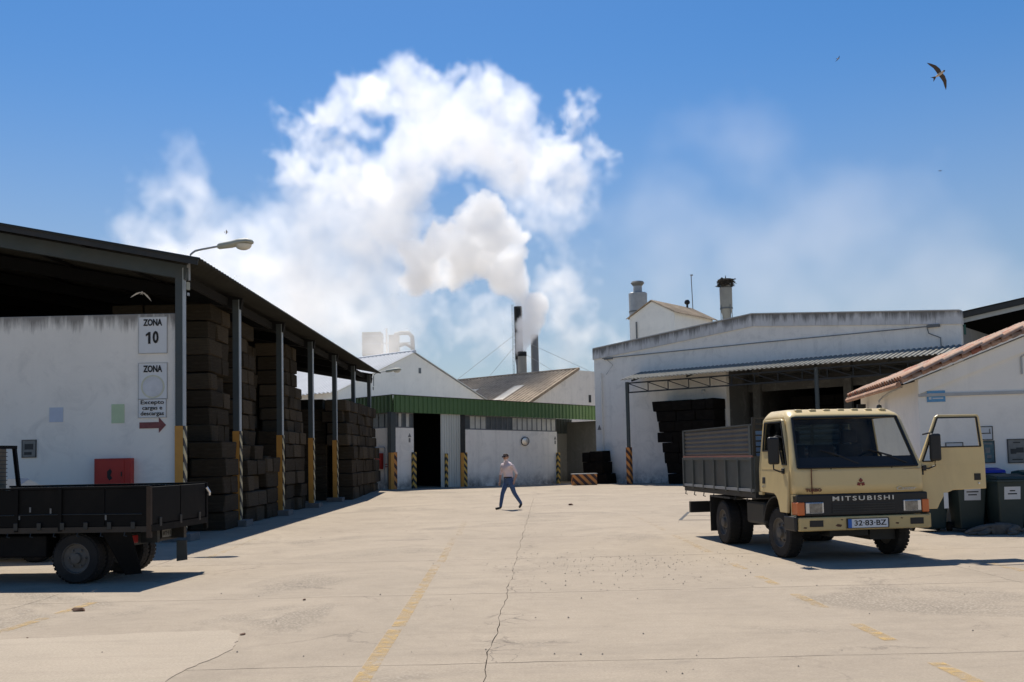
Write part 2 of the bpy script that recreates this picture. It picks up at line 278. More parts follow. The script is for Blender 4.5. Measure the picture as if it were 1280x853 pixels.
# ---------------------------------------------------------------- mesh helpers
class MB:
    def __init__(s): s.v = []; s.f = []; s.m = []
    def add(s, vs, fs, m=0):
        o = len(s.v); s.v += [tuple(p) for p in vs]
        for f in fs: s.f.append(tuple(i + o for i in f)); s.m.append(m)
        return s
    def box(s, x0, x1, y0, y1, z0, z1, m=0):
        return s.add([(x0, y0, z0), (x1, y0, z0), (x1, y1, z0), (x0, y1, z0), (x0, y0, z1), (x1, y0, z1), (x1, y1, z1), (x0, y1, z1)],
                     [(0, 3, 2, 1), (4, 5, 6, 7), (0, 1, 5, 4), (1, 2, 6, 5), (2, 3, 7, 6), (3, 0, 4, 7)], m)
    def prism(s, poly, axis, a0, a1, m=0):
        """extrude a 2D polygon; axis 'x': poly (y,z); 'y': poly (x,z); 'z': poly (x,y)"""
        def P(u, w, a): return {'x': (a, u, w), 'y': (u, a, w), 'z': (u, w, a)}[axis]
        n = len(poly); vs = [P(u, w, a0) for u, w in poly] + [P(u, w, a1) for u, w in poly]
        fs = [tuple(range(n)), tuple(range(2 * n - 1, n - 1, -1))] + [(i, i + n, (i + 1) % n + n, (i + 1) % n) for i in range(n)]
        return s.add(vs, fs, m)
    def tube(s, pts, r, n=8, m=0, cap=True, up=(0, 0, 1)):
        pts = [Vector(p) for p in pts]; rs = r if isinstance(r, (list, tuple)) else [r] * len(pts); o = []; vs = []
        for i, p in enumerate(pts):
            d = (pts[min(i + 1, len(pts) - 1)] - pts[max(i - 1, 0)]).normalized()
            a = Vector(up) if abs(d.dot(Vector(up))) < 0.95 else Vector((1, 0, 0))
            e1 = d.cross(a).normalized(); e2 = d.cross(e1)
            for k in range(n):
                t = 2 * math.pi * k / n; vs.append(p + (e1 * math.cos(t) + e2 * math.sin(t)) * rs[i])
        fs = [(i * n + k, i * n + (k + 1) % n, (i + 1) * n + (k + 1) % n, (i + 1) * n + k) for i in range(len(pts) - 1) for k in range(n)]
        if cap: fs += [tuple(range(n - 1, -1, -1)), tuple((len(pts) - 1) * n + k for k in range(n))]
        return s.add(vs, fs, m)
    def bar(s, p0, p1, w, h, m=0, up=(0, 0, 1)):
        p0 = Vector(p0); p1 = Vector(p1); d = (p1 - p0).normalized(); a = Vector(up)
        if abs(d.dot(a)) > 0.98: a = Vector((0, 1, 0))
        e1 = d.cross(a).normalized() * (w / 2); e2 = e1.cross(d).normalized() * (h / 2)
        vs = [p0 - e1 - e2, p0 + e1 - e2, p0 + e1 + e2, p0 - e1 + e2, p1 - e1 - e2, p1 + e1 - e2, p1 + e1 + e2, p1 - e1 + e2]
        return s.add(vs, [(0, 1, 2, 3), (7, 6, 5, 4), (0, 4, 5, 1), (1, 5, 6, 2), (2, 6, 7, 3), (3, 7, 4, 0)], m)
    def lathe(s, prof, n=24, axis='z', c=(0, 0, 0), m=0):
        """prof: list of (r, h) closed to the axis when r == 0"""
        def P(r, h, t):
            a, b = r * math.cos(t), r * math.sin(t)
            q = {'z': (a, b, h), 'x': (h, a, b), 'y': (a, h, b)}[axis]; return (q[0] + c[0], q[1] + c[1], q[2] + c[2])
        vs = [P(r, h, 2 * math.pi * k / n) for r, h in prof for k in range(n)]
        fs = [(i * n + k, i * n + (k + 1) % n, (i + 1) * n + (k + 1) % n, (i + 1) * n + k) for i in range(len(prof) - 1) for k in range(n)]
        return s.add(vs, fs, m)
    def sheet(s, P, us, vs_, t, m=0):
        """thick sheet over a grid: P(u,v)->point, offset by vector t"""
        t = Vector(t); nu, nv = len(us), len(vs_)
        a = [Vector(P(u, v)) for u in us for v in vs_]; b = [p + t for p in a]; N = len(a)
        fs = []
        for i in range(nu - 1):
            for j in range(nv - 1):
                q = (i * nv + j, (i + 1) * nv + j, (i + 1) * nv + j + 1, i * nv + j + 1); fs.append(q); fs.append(tuple(N + k for k in reversed(q)))
        ring = [i * nv for i in range(nu)] + [(nu - 1) * nv + j for j in range(1, nv)] + [i * nv + nv - 1 for i in range(nu - 2, -1, -1)] + [j for j in range(nv - 2, 0, -1)]
        for k in range(len(ring)):
            x, y = ring[k], ring[(k + 1) % len(ring)]; fs.append((y, x, N + x, N + y))
        return s.add(a + b, fs, m)
    def mesh(s, name, mats, smooth=False, fix=True):
        me = bpy.data.meshes.new(name); me.from_pydata(s.v, [], s.f)
        for x in (mats if isinstance(mats, (list, tuple)) else [mats]): me.materials.append(x)
        me.polygons.foreach_set('material_index', s.m)
        if fix:
            bm = bmesh.new(); bm.from_mesh(me); bmesh.ops.remove_doubles(bm, verts=bm.verts, dist=1e-5); bmesh.ops.recalc_face_normals(bm, faces=bm.faces); bm.to_mesh(me); bm.free()
        if smooth: 
            me.polygons.foreach_set('use_smooth', [True] * len(me.polygons)); me.set_sharp_from_angle(angle=R(40))
        me.update(); return me
    def build(s, name, mats, parent=None, smooth=False, bevel=0, fix=True):
        o = bpy.data.objects.new(name, s.mesh(name, mats, smooth, fix)); COL.objects.link(o)
        if parent: o.parent = parent
        if bevel:
            b = o.modifiers.new('bevel', 'BEVEL'); b.width = bevel; b.segments = 2; b.limit_method = 'ANGLE'; b.angle_limit = R(35)
        return o
def tag(o, label=None, cat=None, group=None, kind=None):
    for k, v in (('label', label), ('category', cat), ('group', group), ('kind', kind)):
        if v: o[k] = v
    return o
def thing(name, label, cat, loc=(0, 0, 0), rz=0.0, group=None):
    o = bpy.data.objects.new(name, None); COL.objects.link(o); o.empty_display_size = 0.3
    o.location = loc; o.rotation_euler = (0, 0, rz); return tag(o, label, cat, group)
def inst(name, me, parent=None, loc=(0, 0, 0), rot=(0, 0, 0), sc=(1, 1, 1)):
    o = bpy.data.objects.new(name, me); COL.objects.link(o); o.location = loc; o.rotation_euler = rot; o.scale = sc
    if parent: o.parent = parent
    return o
KIDS = {}
def copy_tree(o, parent=None):
    c = o.copy(); COL.objects.link(c)
    if parent is not None: c.parent = parent
    for ch in [x for x in bpy.data.objects if x.parent == o]: copy_tree(ch, c)
    return c
def text(name, s, size, mat_, parent, loc, rot=(R(90), 0, 0), bold=0.0, space=1.0, ext=0.004, wide=1.0, align='CENTER', shear=0.0, fit=None):
    cu = bpy.data.curves.new(name, 'FONT'); cu.body = s; cu.size = size; cu.align_x = align; cu.align_y = 'CENTER'; cu.extrude = ext; cu.offset = bold; cu.shear = shear; cu.resolution_u = 3; cu.space_character = space
    t = bpy.data.objects.new(name + '_curve', cu); COL.objects.link(t)
    dg = bpy.context.evaluated_depsgraph_get(); me = bpy.data.meshes.new_from_object(t.evaluated_get(dg)); bpy.data.objects.remove(t)
    me.name = name; me.materials.clear(); me.materials.append(mat_)
    if fit:
        xs = [v.co.x for v in me.vertices]; w = max(xs) - min(xs)
        if w > 0: wide = fit / w
    o = inst(name, me, parent, loc, rot, (wide, 1, 1)); return o
def lin(a, b, n): return [a + (b - a) * i / (n - 1) for i in range(n)]
def smooth01(t): t = max(0.0, min(1.0, t)); return t * t * (3 - 2 * t)
def corr_profile(L, pitch, depth):
    """trapezoid ribs along u: list of (u, offset)"""
    out = []; n = int(L / pitch)
    for i in range(n + 1):
        u = i * pitch
        for du, h in ((0, 0), (0.3, 0), (0.42, 1), (0.78, 1), (0.9, 0)):
            if u + du * pitch <= L: out.append((u + du * pitch, h * depth))
    if out[-1][0] < L: out.append((L, 0))
    return out

# ================================================================ SETTING: the yard
def gz(x, y): return 0.145 * smooth01((y - 37) / 8) * smooth01((2.5 - x) / 8)
mb = MB()
xs = [-400, -120, -60, -32, -22] + lin(-18, 18, 19) + [22, 32, 60, 120, 400]; ys = [-60, -10, 0, 20, 36] + lin(37, 61, 13) + [70, 90, 130, 250, 600]
vs = [(x, y, gz(x, y) - (0.035 if y < 37.5 and abs(x) < 20 else 0.0)) for x in xs for y in ys]
fs = [(i * len(ys) + j, (i + 1) * len(ys) + j, (i + 1) * len(ys) + j + 1, i * len(ys) + j + 1) for i in range(len(xs) - 1) for j in range(len(ys) - 1)]
mb.add(vs, fs)
ground = tag(mb.build('ground', M['concrete'], fix=False), kind='structure')
mb = MB(); mb.box(-18.5, 18.5, -8, 37.4, -0.034, -0.03); mb.build('joint_bed', M['joint'], ground)
def slab(poly):
    n = len(poly); mb = MB(); mb.add([(x, y, 0.0) for x, y in poly] + [(x, y, -0.03) for x, y in poly], [tuple(range(n))] + [(i, (i + 1) % n, (i + 1) % n + n, i + n) for i in range(n)])
    return mb
rs = random.Random(3)
def joint_x(k, y): return [-18.4, -10.9, -5.75, -0.5 + 0.0337 * y, 5.9, 12.2, 18.4][k]
jys = [-8, 0, 3.8, 7.58, 11.4, 15.2, 19.1, 23.0, 27.0, 31.0, 37.3]
def wob(seed, t): 
    return 0.016 * math.sin(t * 3.1 + seed * 1.7) + 0.010 * math.sin(t * 11.3 + seed * 2.9) + 0.006 * math.sin(t * 29.0 + seed)
for k in range(6):
    for j in range(len(jys) - 1):
        y0, y1 = jys[j], jys[j + 1]; poly = []
        jit = lambda: rs.uniform(-0.003, 0.003)
        g = 0.0035 if k in (2, 3) else 0.003
        ny = max(3, int((y1 - y0) / 0.2)); nx = 28
        off = 0.0 if k != 3 else (0.0, 0.0, 0.0, -0.03, 0.0, 0.2, 0, 0, 0, 0, 0)[j]
        xa = lambda y: joint_x(k, y) + wob(k, y) + g; xb = lambda y: joint_x(k + 1, y) + wob(k + 1, y) - g
        yb0 = lambda x: y0 + 0.6 * wob(j * 5, x) + 0.0055; yb1 = lambda x: y1 + 0.6 * wob((j + 1) * 5, x) - 0.0055
        p00 = (xa(y0), yb0(xa(y0)))
        for x in lin(xa(y0), xb(y0), nx)[:-1]: poly.append((x, yb0(x) + jit()))
        for y in lin(yb0(xb(y0)), yb1(xb(y1)), ny)[:-1]: poly.append((xb(y) + jit(), y))
        for x in lin(xb(y1), xa(y1), nx)[:-1]: poly.append((x, yb1(x) + jit()))
        for y in lin(yb1(xa(y1)), yb0(xa(y0)), ny)[:-1]: poly.append((xa(y) + jit(), y))
        slab(poly).build('concrete_slab', M['concrete'], ground, fix=False)
# paler smooth patch in the foreground
pp = [(-6.4, 6.3), (-2.55, 6.85), (-2.62, 7.3), (-2.52, 7.9), (-2.46, 8.35), (-2.55, 8.95), (-2.75, 9.3), (-3.4, 9.28), (-4.6, 9.08), (-6.6, 8.85)]
pp2 = []
for i in range(len(pp)):
    a, b = pp[i], pp[(i + 1) % len(pp)]
    for t in lin(0, 1, 7)[:-1]: pp2.append((a[0] + (b[0] - a[0]) * t + rs.uniform(-.02, .02), a[1] + (b[1] - a[1]) * t + rs.uniform(-.02, .02)))
o = slab([(x, y) for x, y in pp2]).build('concrete_patch', M['concrete_patch'], ground, fix=False); o.location.z = 0.005
# painted lines (worn)
def dash(x0, y0, x1, y1, w=0.115, name='yellow_dash'):
    d = Vector((x1 - x0, y1 - y0)); d.normalize(); nn = Vector((-d.y, d.x)) * w / 2
    mb = MB(); mb.add([(x0 - nn.x, y0 - nn.y, 0.004), (x0 + nn.x, y0 + nn.y, 0.004), (x1 + nn.x, y1 + nn.y, 0.004), (x1 - nn.x, y1 - nn.y, 0.004)], [(0, 1, 2, 3)])
    mb.build(name, M['yellow'], ground)
for y0, y1 in ((5.2, 9.15), (9.3, 14.6), (14.9, 19.4), (19.8, 24.5)): dash(-1.13 - 0.003 * (y0 - 7), y0, -1.13 - 0.008 * (y1 - 7), y1, 0.13)
for y0, y1 in ((6.0, 7.25), (8.1, 8.9), (9.85, 10.8), (11.6, 12.4), (13.2, 13.9), (15.5, 19), (20, 25)): dash(3.11, y0, 3.10, y1, 0.12)
for x0, y0, x1, y1 in ((-5.08, 9.2, -5.0, 10.3), (-5.0, 10.6, -4.97, 11.4), (-5.2, 16.3, -5.45, 20.5), (6.5, 13.5, 6.4, 11.2)): dash(x0, y0, x1, y1, 0.12)

# ================================================================ LEFT OPEN SHED
CY = [20.2, 24.35, 28.85, 33.3, 37.75, 42.2, 46.85]; CX = -6.985
shed = thing('open_shed', 'long open shed with grey steel columns and a dark corrugated roof left of the yard', 'shed', (-6.985, 20.2, 0))
SO = Vector((-6.985, 20.2, 0))
def SB(): return MB()
def shift(mb, o): mb.v = [(x - o[0], y - o[1], z - o[2]) for x, y, z in mb.v]; return mb
def hcol(h):
    m = MB(); w = 0.085
    m.box(-w, w, -w, -w + 0.02, 0, h); m.box(-w, w, w - 0.02, w, 0, h); m.box(-0.012, 0.012, -w + 0.02, w - 0.02, 0, h)
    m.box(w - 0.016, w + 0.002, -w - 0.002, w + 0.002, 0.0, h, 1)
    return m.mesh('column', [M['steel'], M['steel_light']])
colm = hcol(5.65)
gm = MB(); gm.box(-0.095, 0.080, -0.095, 0.095, 0, 2.3); guard_me = gm.mesh('corner_guard', M['orange'])
gs = MB(); gs.box(0.080, 0.100, -0.097, 0.097, 0, 2.3); stripe_me = gs.mesh('striped_plate', M['stripe_pale'])
fm = MB(); fm.prism([(-0.3, -0.3), (0.3, -0.3), (0.3, 0.3), (-0.3, 0.3)], 'z', -0.02, 0.16); foot_me = fm.mesh('footing', M['footing'])
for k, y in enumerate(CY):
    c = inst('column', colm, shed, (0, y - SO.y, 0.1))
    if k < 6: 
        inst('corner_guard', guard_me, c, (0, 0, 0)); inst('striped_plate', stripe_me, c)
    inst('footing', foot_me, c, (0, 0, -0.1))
def rz(x): return 5.80 + 0.20 * (-6.4 - x)
m = MB(); pr = corr_profile(27.3, 0.20, 0.045)
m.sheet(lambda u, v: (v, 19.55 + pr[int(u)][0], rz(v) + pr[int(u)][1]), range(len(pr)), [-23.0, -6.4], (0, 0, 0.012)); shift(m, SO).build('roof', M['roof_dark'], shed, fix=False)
for y in CY:
    b = MB(); b.bar((-23, y, rz(-23) - 0.24), (-6.84, y, rz(-6.84) - 0.24), 0.16, 0.30); shift(b, SO).build('rafter', M['steel'] if y == CY[0] else M['dark'], shed)  # inner rafters coloured near-black for the shade under the roof
b = MB(); b.bar((-23, 19.6, rz(-23) - 0.05), (-6.42, 19.6, rz(-6.42) - 0.05), 0.03, 0.12); shift(b, SO).build('rake_board', M['dark_steel'], shed)
b = MB(); b.bar((-23, 46.9, rz(-23) - 0.62), (-6.84, 46.9, rz(-6.84) - 0.42), 0.16, 0.26); shift(b, SO).build('end_beam', M['dark_steel'], shed)
b = MB(); b.bar((CX - 0.25, 20.3, 5.70), (CX - 0.25, 46.95, 5.70), 0.10, 0.2); shift(b, SO).build('eave_beam', M['dark'], shed)
for x in (-9, -11.2, -13.4, -15.6, -17.8, -20):
    b = MB(); b.bar((x, 19.75, rz(x) - 0.04), (x, 46.95, rz(x) - 0.04), 0.07, 0.1); shift(b, SO).build('purlin', M['dark'], shed)
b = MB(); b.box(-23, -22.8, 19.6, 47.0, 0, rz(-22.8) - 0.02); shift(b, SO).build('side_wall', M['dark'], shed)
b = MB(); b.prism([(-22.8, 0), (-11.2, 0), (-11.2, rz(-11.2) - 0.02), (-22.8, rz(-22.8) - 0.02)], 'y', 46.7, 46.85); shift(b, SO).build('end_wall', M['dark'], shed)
b = MB(); b.box(-22.79, -7.10, 20.22, 20.42, -0.02, 4.80); shift(b, SO).build('front_wall', M['shedwall'], shed, bevel=0.015)
for zz in (5.75, 5.15):
    b = MB(); b.box(-6.815, -6.78, 20.1, 20.16, zz, zz + 0.06); shift(b, SO).build('bracket', M['galv'], shed)
WALLY = 20.22
# signs and plates on the shed wall
def board(name, label, cat, x0, x1, z0, z1, m_, y=WALLY, t=0.02, frame=None, group=None):
    o = thing(name, label, cat, ((x0 + x1) / 2, y, (z0 + z1) / 2), 0, group)
    w, h = (x1 - x0) / 2, (z1 - z0) / 2
    b = MB(); b.box(-w, w, -t, -0.003, -h, h); b.build('panel', m_, o)
    if frame:
        f = MB(); e = 0.012
        for a in ((-w - e, w + e, h, h + e), (-w - e, w + e, -h - e, -h), (-w - e, -w, -h, h), (w, w + e, -h, h)): f.box(a[0], a[1], -t - 0.006, -0.002, a[2], a[3])
        f.build('frame', frame, o)
    return o
s1 = board('zone_sign', 'upper white ZONA 10 sign at the right end of the shed wall', 'sign', -7.87, -7.28, 3.96, 4.72, M['sign'], frame=M['cement_ledge'])
text('lettering', 'ZONA', 0.19, M['ink'], s1, (0.0, -0.026, 0.26), bold=0.0065, fit=0.40)
text('numeral', '0', 0.34, M['ink'], s1, (0.062, -0.026, -0.06), bold=0.012, fit=0.125)
MB().prism([(-0.095, -0.185), (-0.048, -0.185), (-0.048, 0.065), (-0.085, 0.065), (-0.145, 0.015), (-0.145, -0.025), (-0.095, 0.005)], 'y', -0.030, -0.022).build('numeral', M['ink'], s1)
s2 = board('zone_sign', 'lower white ZONA sign with a faded pale disc, under the ZONA 10 sign', 'sign', -7.87, -7.28, 2.99, 3.74, M['sign'], frame=M['cement_ledge'])
text('lettering', 'ZONA', 0.19, M['ink'], s2, (0.0, -0.026, 0.25), bold=0.0065, fit=0.40)
b = MB(); b.lathe([(0, -0.024), (0.21, -0.024), (0.21, -0.018), (0, -0.018)], 32, 'y', (0, 0, -0.12)); b.build('faded_disc', mat('faded_disc_paint', (0.685, 0.70, 0.71), 0.6), s2)
b = MB(); b.lathe([(0.215, -0.0235), (0.25, -0.0235), (0.25, -0.018), (0.215, -0.018)], 32, 'y', (0, 0, -0.12)); b.build('faded_ring', mat('pale_yellow_ring', (0.68, 0.68, 0.53), 0.7), s2)
s3 = board('notice_sign', 'small white sign reading Excepto cargas e descargas above the red arrow', 'sign', -7.87, -7.30, 2.60, 2.975, M['sign'], frame=M['cement_ledge'])
for i, (t_, w_) in enumerate((('Excepto', 0.49), ('cargas e', 0.42), ('descargas', 0.49))):
    text('lettering', t_, 0.12, M['ink'], s3, (0, -0.026, 0.125 - 0.118 * i), bold=0.0012, fit=w_)
ar = thing('arrow_sign', 'faded dark red arrow pointing right below the Excepto sign', 'arrow', (-7.58, WALLY, 2.43))
b = MB(); b.prism([(-0.28, -0.065), (0.13, -0.065), (0.13, -0.16), (0.28, 0.0), (0.13, 0.16), (0.13, 0.065), (-0.28, 0.065)], 'y', -0.012, -0.003); b.build('arrow', M['arrow'], ar)
board('wall_card', 'small pale blue square on the white shed wall', 'wall card', -9.76, -9.47, 2.54, 2.85, M['fade_blue'], t=0.01)
board('wall_card', 'small pale green rectangle on the white shed wall', 'wall card', -8.45, -8.18, 2.49, 2.89, M['fade_green'], t=0.01)
p = board('wall_plaque', 'small dark grey notice on the white wall above the black truck bed', 'plaque', -10.32, -10.04, 1.82, 2.17, M['poster_grey'], frame=M['black'])
b = MB(); b.box(-0.09, 0.09, -0.024, -0.021, -0.02, 0.10); b.box(-0.1, 0.06, -0.024, -0.021, -0.13, -0.07); b.build('print', M['poster_ink'], p)
cb = thing('hose_cabinet', 'red fire hose cabinet low on the white shed wall', 'fire cabinet', (-8.35, WALLY, 1.42))
b = MB(); b.box(-0.38, 0.38, -0.20, -0.002, -0.33, 0.33); b.build('case', M['red'], cb, bevel=0.012)
b = MB(); b.box(-0.35, 0.25, -0.215, -0.201, -0.30, 0.30); b.build('door', M['red'], cb, bevel=0.006)
b = MB(); b.tube([(0.20, -0.225, -0.05), (0.20, -0.225, 0.05)], 0.012); b.build('handle', M['black'], cb)
b = MB(); b.prism([(-0.10, 0.06), (-0.04, 0.12), (0.0, 0.06), (-0.03, -0.02), (0.01, -0.08), (-0.05, -0.13), (-0.10, -0.06)], 'y', -0.219, -0.216); b.build('pictogram', M['ink'], cb)

# ---- dark bales stacked in the shed
def bale_mesh(seed):
    r = random.Random(seed); c = 0.045; vs = []; idx = {}
    for sx in (-1, 1):
        for sy in (-1, 1):
            for sz in (-1, 1):
                for a in range(3):
                    p = [sx * (0.5 - c), sy * (0.5 - c), sz * (0.5 - c)]; p[a] = [sx, sy, sz][a] * 0.5
                    idx[(sx, sy, sz, a)] = len(vs); vs.append([q + r.uniform(-0.03, 0.03) for q in p])
    bm = bmesh.new()
    for p in vs: bm.verts.new(p)
    bmesh.ops.convex_hull(bm, input=bm.verts); bmesh.ops.dissolve_limit(bm, angle_limit=R(12), verts=bm.verts, edges=bm.edges)
    me = bpy.data.meshes.new('bale'); bm.to_mesh(me); bm.free(); return me
BAL = []
for i in range(6):
    me = bale_mesh(i); me.materials.append([M['bale'], M['bale2'], M['bale']][i % 3]); BAL.append(me)
BALK = []
for i in range(4):
    me = bale_mesh(20 + i); me.materials.append(M['bale_black']); BALK.append(me)
rb = random.Random(11)
def bale(x0, x1, y0, y1, z0, z1, label, group, pool, rot=0.0):
    o = inst('bale', rb.choice(pool), None, ((x0 + x1) / 2, (y0 + y1) / 2, (z0 + z1) / 2), (0, 0, rb.uniform(-0.015, 0.015) + rot), ((x1 - x0), (y1 - y0), (z1 - z0)))
    tag(o, label, 'bale', group); return o
ORD = ['lowest', 'second', 'third', 'fourth', 'fifth', 'sixth', 'seventh', 'eighth', 'ninth', 'tenth', 'eleventh', 'twelfth', 'thirteenth']
NTH = ['nearest', 'second', 'third', 'fourth', 'fifth', 'sixth', 'seventh', 'eighth', 'ninth', 'tenth', 'eleventh', 'twelfth', 'thirteenth']
def stack(xr, y0, y1, z0, z1, label, group, h=0.44, front=0.0, dx=0.85, pool=None, ragged=0.04):
    z = z0; n = max(1, round((z1 - z0) / h)); h = (z1 - z0) / n
    for r in range(n):
        j = rb.uniform(-ragged, ragged * 0.4); q = 0
        L = y1 - y0; cuts = [0.0]
        while cuts[-1] < L - 0.35: cuts.append(min(L, cuts[-1] + rb.choice((0.55, 0.62, 0.95, 1.05))))
        if cuts[-1] < L: cuts[-1] = L
        hh = h * rb.uniform(0.95, 0.995)
        for a, b_ in zip(cuts[:-1], cuts[1:]):
            jj = j + rb.uniform(-0.05, 0.02) - (0.15 if rb.random() < 0.06 else 0)
            bale(xr - dx + jj, xr + jj, y0 + a + 0.01, y0 + b_ - 0.012, z + 0.004, z + hh * rb.uniform(0.965, 1.0), '%s bale, %s row, %s' % (NTH[q], ORD[r], label), group, pool or BAL); q += 1
        x = xr - dx - 0.06; q = 0
        while x > xr - dx - front:
            w = rb.choice((0.8, 0.9, 0.62)); jj = rb.uniform(-0.06, 0.06)
            bale(x - w + 0.01, x - 0.01, y0 + jj, y0 + 0.9 + jj, z + 0.004, z + hh, '%s inner front bale, %s row, %s' % (ORD[q] if q else 'first', ORD[r], label), group, pool or BAL); x -= w; q += 1
        z += h
G1 = 'dark bales stacked in the open shed'
stack(-6.90, 22.95, 24.2, 0, 2.15, 'low stack in front of the second shed column', G1, front=1.4)
stack(-7.55, 24.0, 25.7, 2.15, 5.65, 'tall stack nearest the shed corner', G1, front=1.4)
stack(-7.55, 24.4, 25.4, 0, 2.12, 'recessed stack behind the second shed column', G1)
stack(-7.0, 25.3, 27.2, 0, 2.10, 'low stack just past the second shed column', G1)
stack(-7.55, 26.9, 28.2, 2.10, 5.60, 'narrow tall stack past the second shed column', G1)
stack(-6.95, 27.3, 28.68, 0, 1.75, 'low stack in front of the third shed column', G1)
stack(-8.4, 29.0, 31.6, 1.8, 5.4, 'set-back stack behind the third shed column', G1)
stack(-7.5, 29.0, 30.0, 0, 1.8, 'short stack behind the third shed column', G1)
stack(-7.12, 30.1, 33.1, 0, 2.6, 'low stack before the fourth shed column', G1)
stack(-7.5, 31.8, 34.3, 2.6, 4.2, 'middle step of the stack at the fourth shed column', G1)
stack(-7.6, 31.8, 33.9, 4.2, 5.6, 'top step of the stack at the fourth shed column', G1)
stack(-6.42, 38.7, 46.3, 0, 2.2, 'lower half of the far shed stack', G1, h=0.55)
stack(-6.55, 38.3, 46.3, 2.2, 4.05, 'upper half of the far shed stack', G1, h=0.46)
# far stack, and filler bales added to keep light out of the shed
m = MB(); rr = random.Random(5)
for (xa, xb, ya, yb, zt) in ((-14, -9.6, 24.1, 28.3, 5.4), (-14, -8.5, 26.2, 28.2, 5.3), (-15, -9.4, 29.2, 36.0, 5.4), (-15, -8.5, 32, 34.2, 5.2), (-14.5, -8.6, 43.5, 46.4, 4.4), (-22.5, -14.6, 24, 46.4, 5.5), (-8.6, -7.5, 38.6, 46.2, 3.7)):
    nx = max(1, round((xb - xa) / 0.95)); ny = max(1, round((yb - ya) / 1.0)); nz = round(zt / 0.45)
    for i in range(nx):
        for j in range(ny):
            for k in range(nz):
                if 0 < i < nx - 1 and 0 < j < ny - 1 and k < nz - 1: continue
                e = lambda: rr.uniform(-0.03, 0.03)
                m.box(xa + (xb - xa) * i / nx + 0.012 + e() * .3, xa + (xb - xa) * (i + 1) / nx - 0.012, ya + (yb - ya) * j / ny + 0.012 + e(), ya + (yb - ya) * (j + 1) / ny - 0.012 + e(), zt * k / nz + 0.006, zt * (k + 1) / nz - 0.006)
tag(m.build('filler_bales', M['bale'], fix=False), 'far stack and filler bales added deep inside the open shed', 'bales', kind='stuff')

# ---- street lamps on the shed columns
def lamp(loc, label, arm=0.62, group='lamps on the shed columns'):
    o = thing('street_lamp', label, 'lamp', loc, 0, group)
    b = MB(); b.tube([(0, 0, -0.10), (0, 0, 0.36), (0.03, 0, 0.46), (0.12, 0, 0.53), (0.26, 0, 0.56), (arm, 0, 0.62)], 0.022, 8); b.build('arm', M['galv'], o, smooth=True)
    def sec(x, w, hu, hd, zc): return [(x, w * math.cos(t), zc + (hu if math.sin(t) > 0 else hd) * math.sin(t)) for t in [2 * math.pi * k / 16 for k in range(16)]]
    secs = [sec(arm - 0.02, 0.035, 0.04, 0.045, 0.62), sec(arm + 0.02, 0.075, 0.06, 0.07, 0.625), sec(arm + 0.28, 0.10, 0.075, 0.075, 0.655), sec(arm + 0.42, 0.145, 0.09, 0.055, 0.675), sec(arm + 0.62, 0.15, 0.085, 0.04, 0.69), sec(arm + 0.72, 0.09, 0.05, 0.035, 0.69), sec(arm + 0.745, 0.02, 0.02, 0.02, 0.685)]
    b = MB(); vs = [p for s_ in secs for p in s_]; n = 16
    b.add(vs, [(i * n + k, i * n + (k + 1) % n, (i + 1) * n + (k + 1) % n, (i + 1) * n + k) for i in range(len(secs) - 1) for k in range(n)] + [tuple(range(n)), tuple((len(secs) - 1) * n + k for k in range(n))])
    b.build('housing', M['lampshell'], o, smooth=True)
    b = MB(); vs = []; rings = [(1.0, 0.0), (0.92, -0.05), (0.7, -0.09), (0.35, -0.115), (0.02, -0.12)]
    for f, dz in rings: vs += [(arm + 0.53 + 0.18 * f * math.cos(t), 0.125 * f * math.sin(t), 0.645 + dz) for t in [2 * math.pi * k / 16 for k in range(16)]]
    b.add(vs, [(i * n + k, i * n + (k + 1) % n, (i + 1) * n + (k + 1) % n, (i + 1) * n + k) for i in range(len(rings) - 1) for k in range(n)]); b.build('bowl', M['lampglass'], o, smooth=True)
    b = MB(); b.box(-0.05, 0.0, -0.04, 0.04, -0.30, -0.14); b.build('junction_box', M['lampshell'], o)
    return o
lamp((-6.78, 20.15, 5.58), 'street lamp on a bent arm at the near corner column of the shed')
lamp((-6.76, 46.9, 5.30), 'street lamp on a bent arm at the far end column of the shed', 0.62)

# ================================================================ GREEN-FASCIA BUILDING
gb = thing('green_fascia_building', 'low white building with a green ribbed fascia at the end of the yard', 'building', (-5.9, 46.7, 0.145))
gb.rotation_euler = (0, R(0.854), R(45.13))
def wallbox(*a): return MB().box(*a)
wallbox(0.2, 1.39, 0.05, 0.25, -0.3, 3.0).build('wall', M['wall'], gb)
wallbox(4.78, 11.96, 0.05, 0.25, -0.3, 3.0).build('wall', M['wall'], gb)
wallbox(0.02, 0.2, 0.25, 12, -0.3, 3.0).build('wall', M['wall'], gb)
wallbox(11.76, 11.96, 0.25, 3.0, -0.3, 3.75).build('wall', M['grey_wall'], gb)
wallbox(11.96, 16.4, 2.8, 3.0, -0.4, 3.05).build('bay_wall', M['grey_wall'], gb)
m = MB(); pr2 = corr_profile(4.4, 0.25, 0.03); m.sheet(lambda u, v: (11.97 + pr2[int(u)][0], 2.78 - pr2[int(u)][1], v), range(len(pr2)), [3.04, 3.95], (0, 0.01, 0)); m.build('bay_cladding', M['steel'], gb, fix=False)
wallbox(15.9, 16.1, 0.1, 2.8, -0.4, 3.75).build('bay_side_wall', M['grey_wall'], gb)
m = MB(); pr = corr_profile(16.2, 0.29, 0.05); m.sheet(lambda u, v: (pr[int(u)][0], -0.12 - pr[int(u)][1], v), range(len(pr)), [3.75, 4.58], (0, 0.012, 0)); m.build('fascia', M['green'], gb, fix=False)
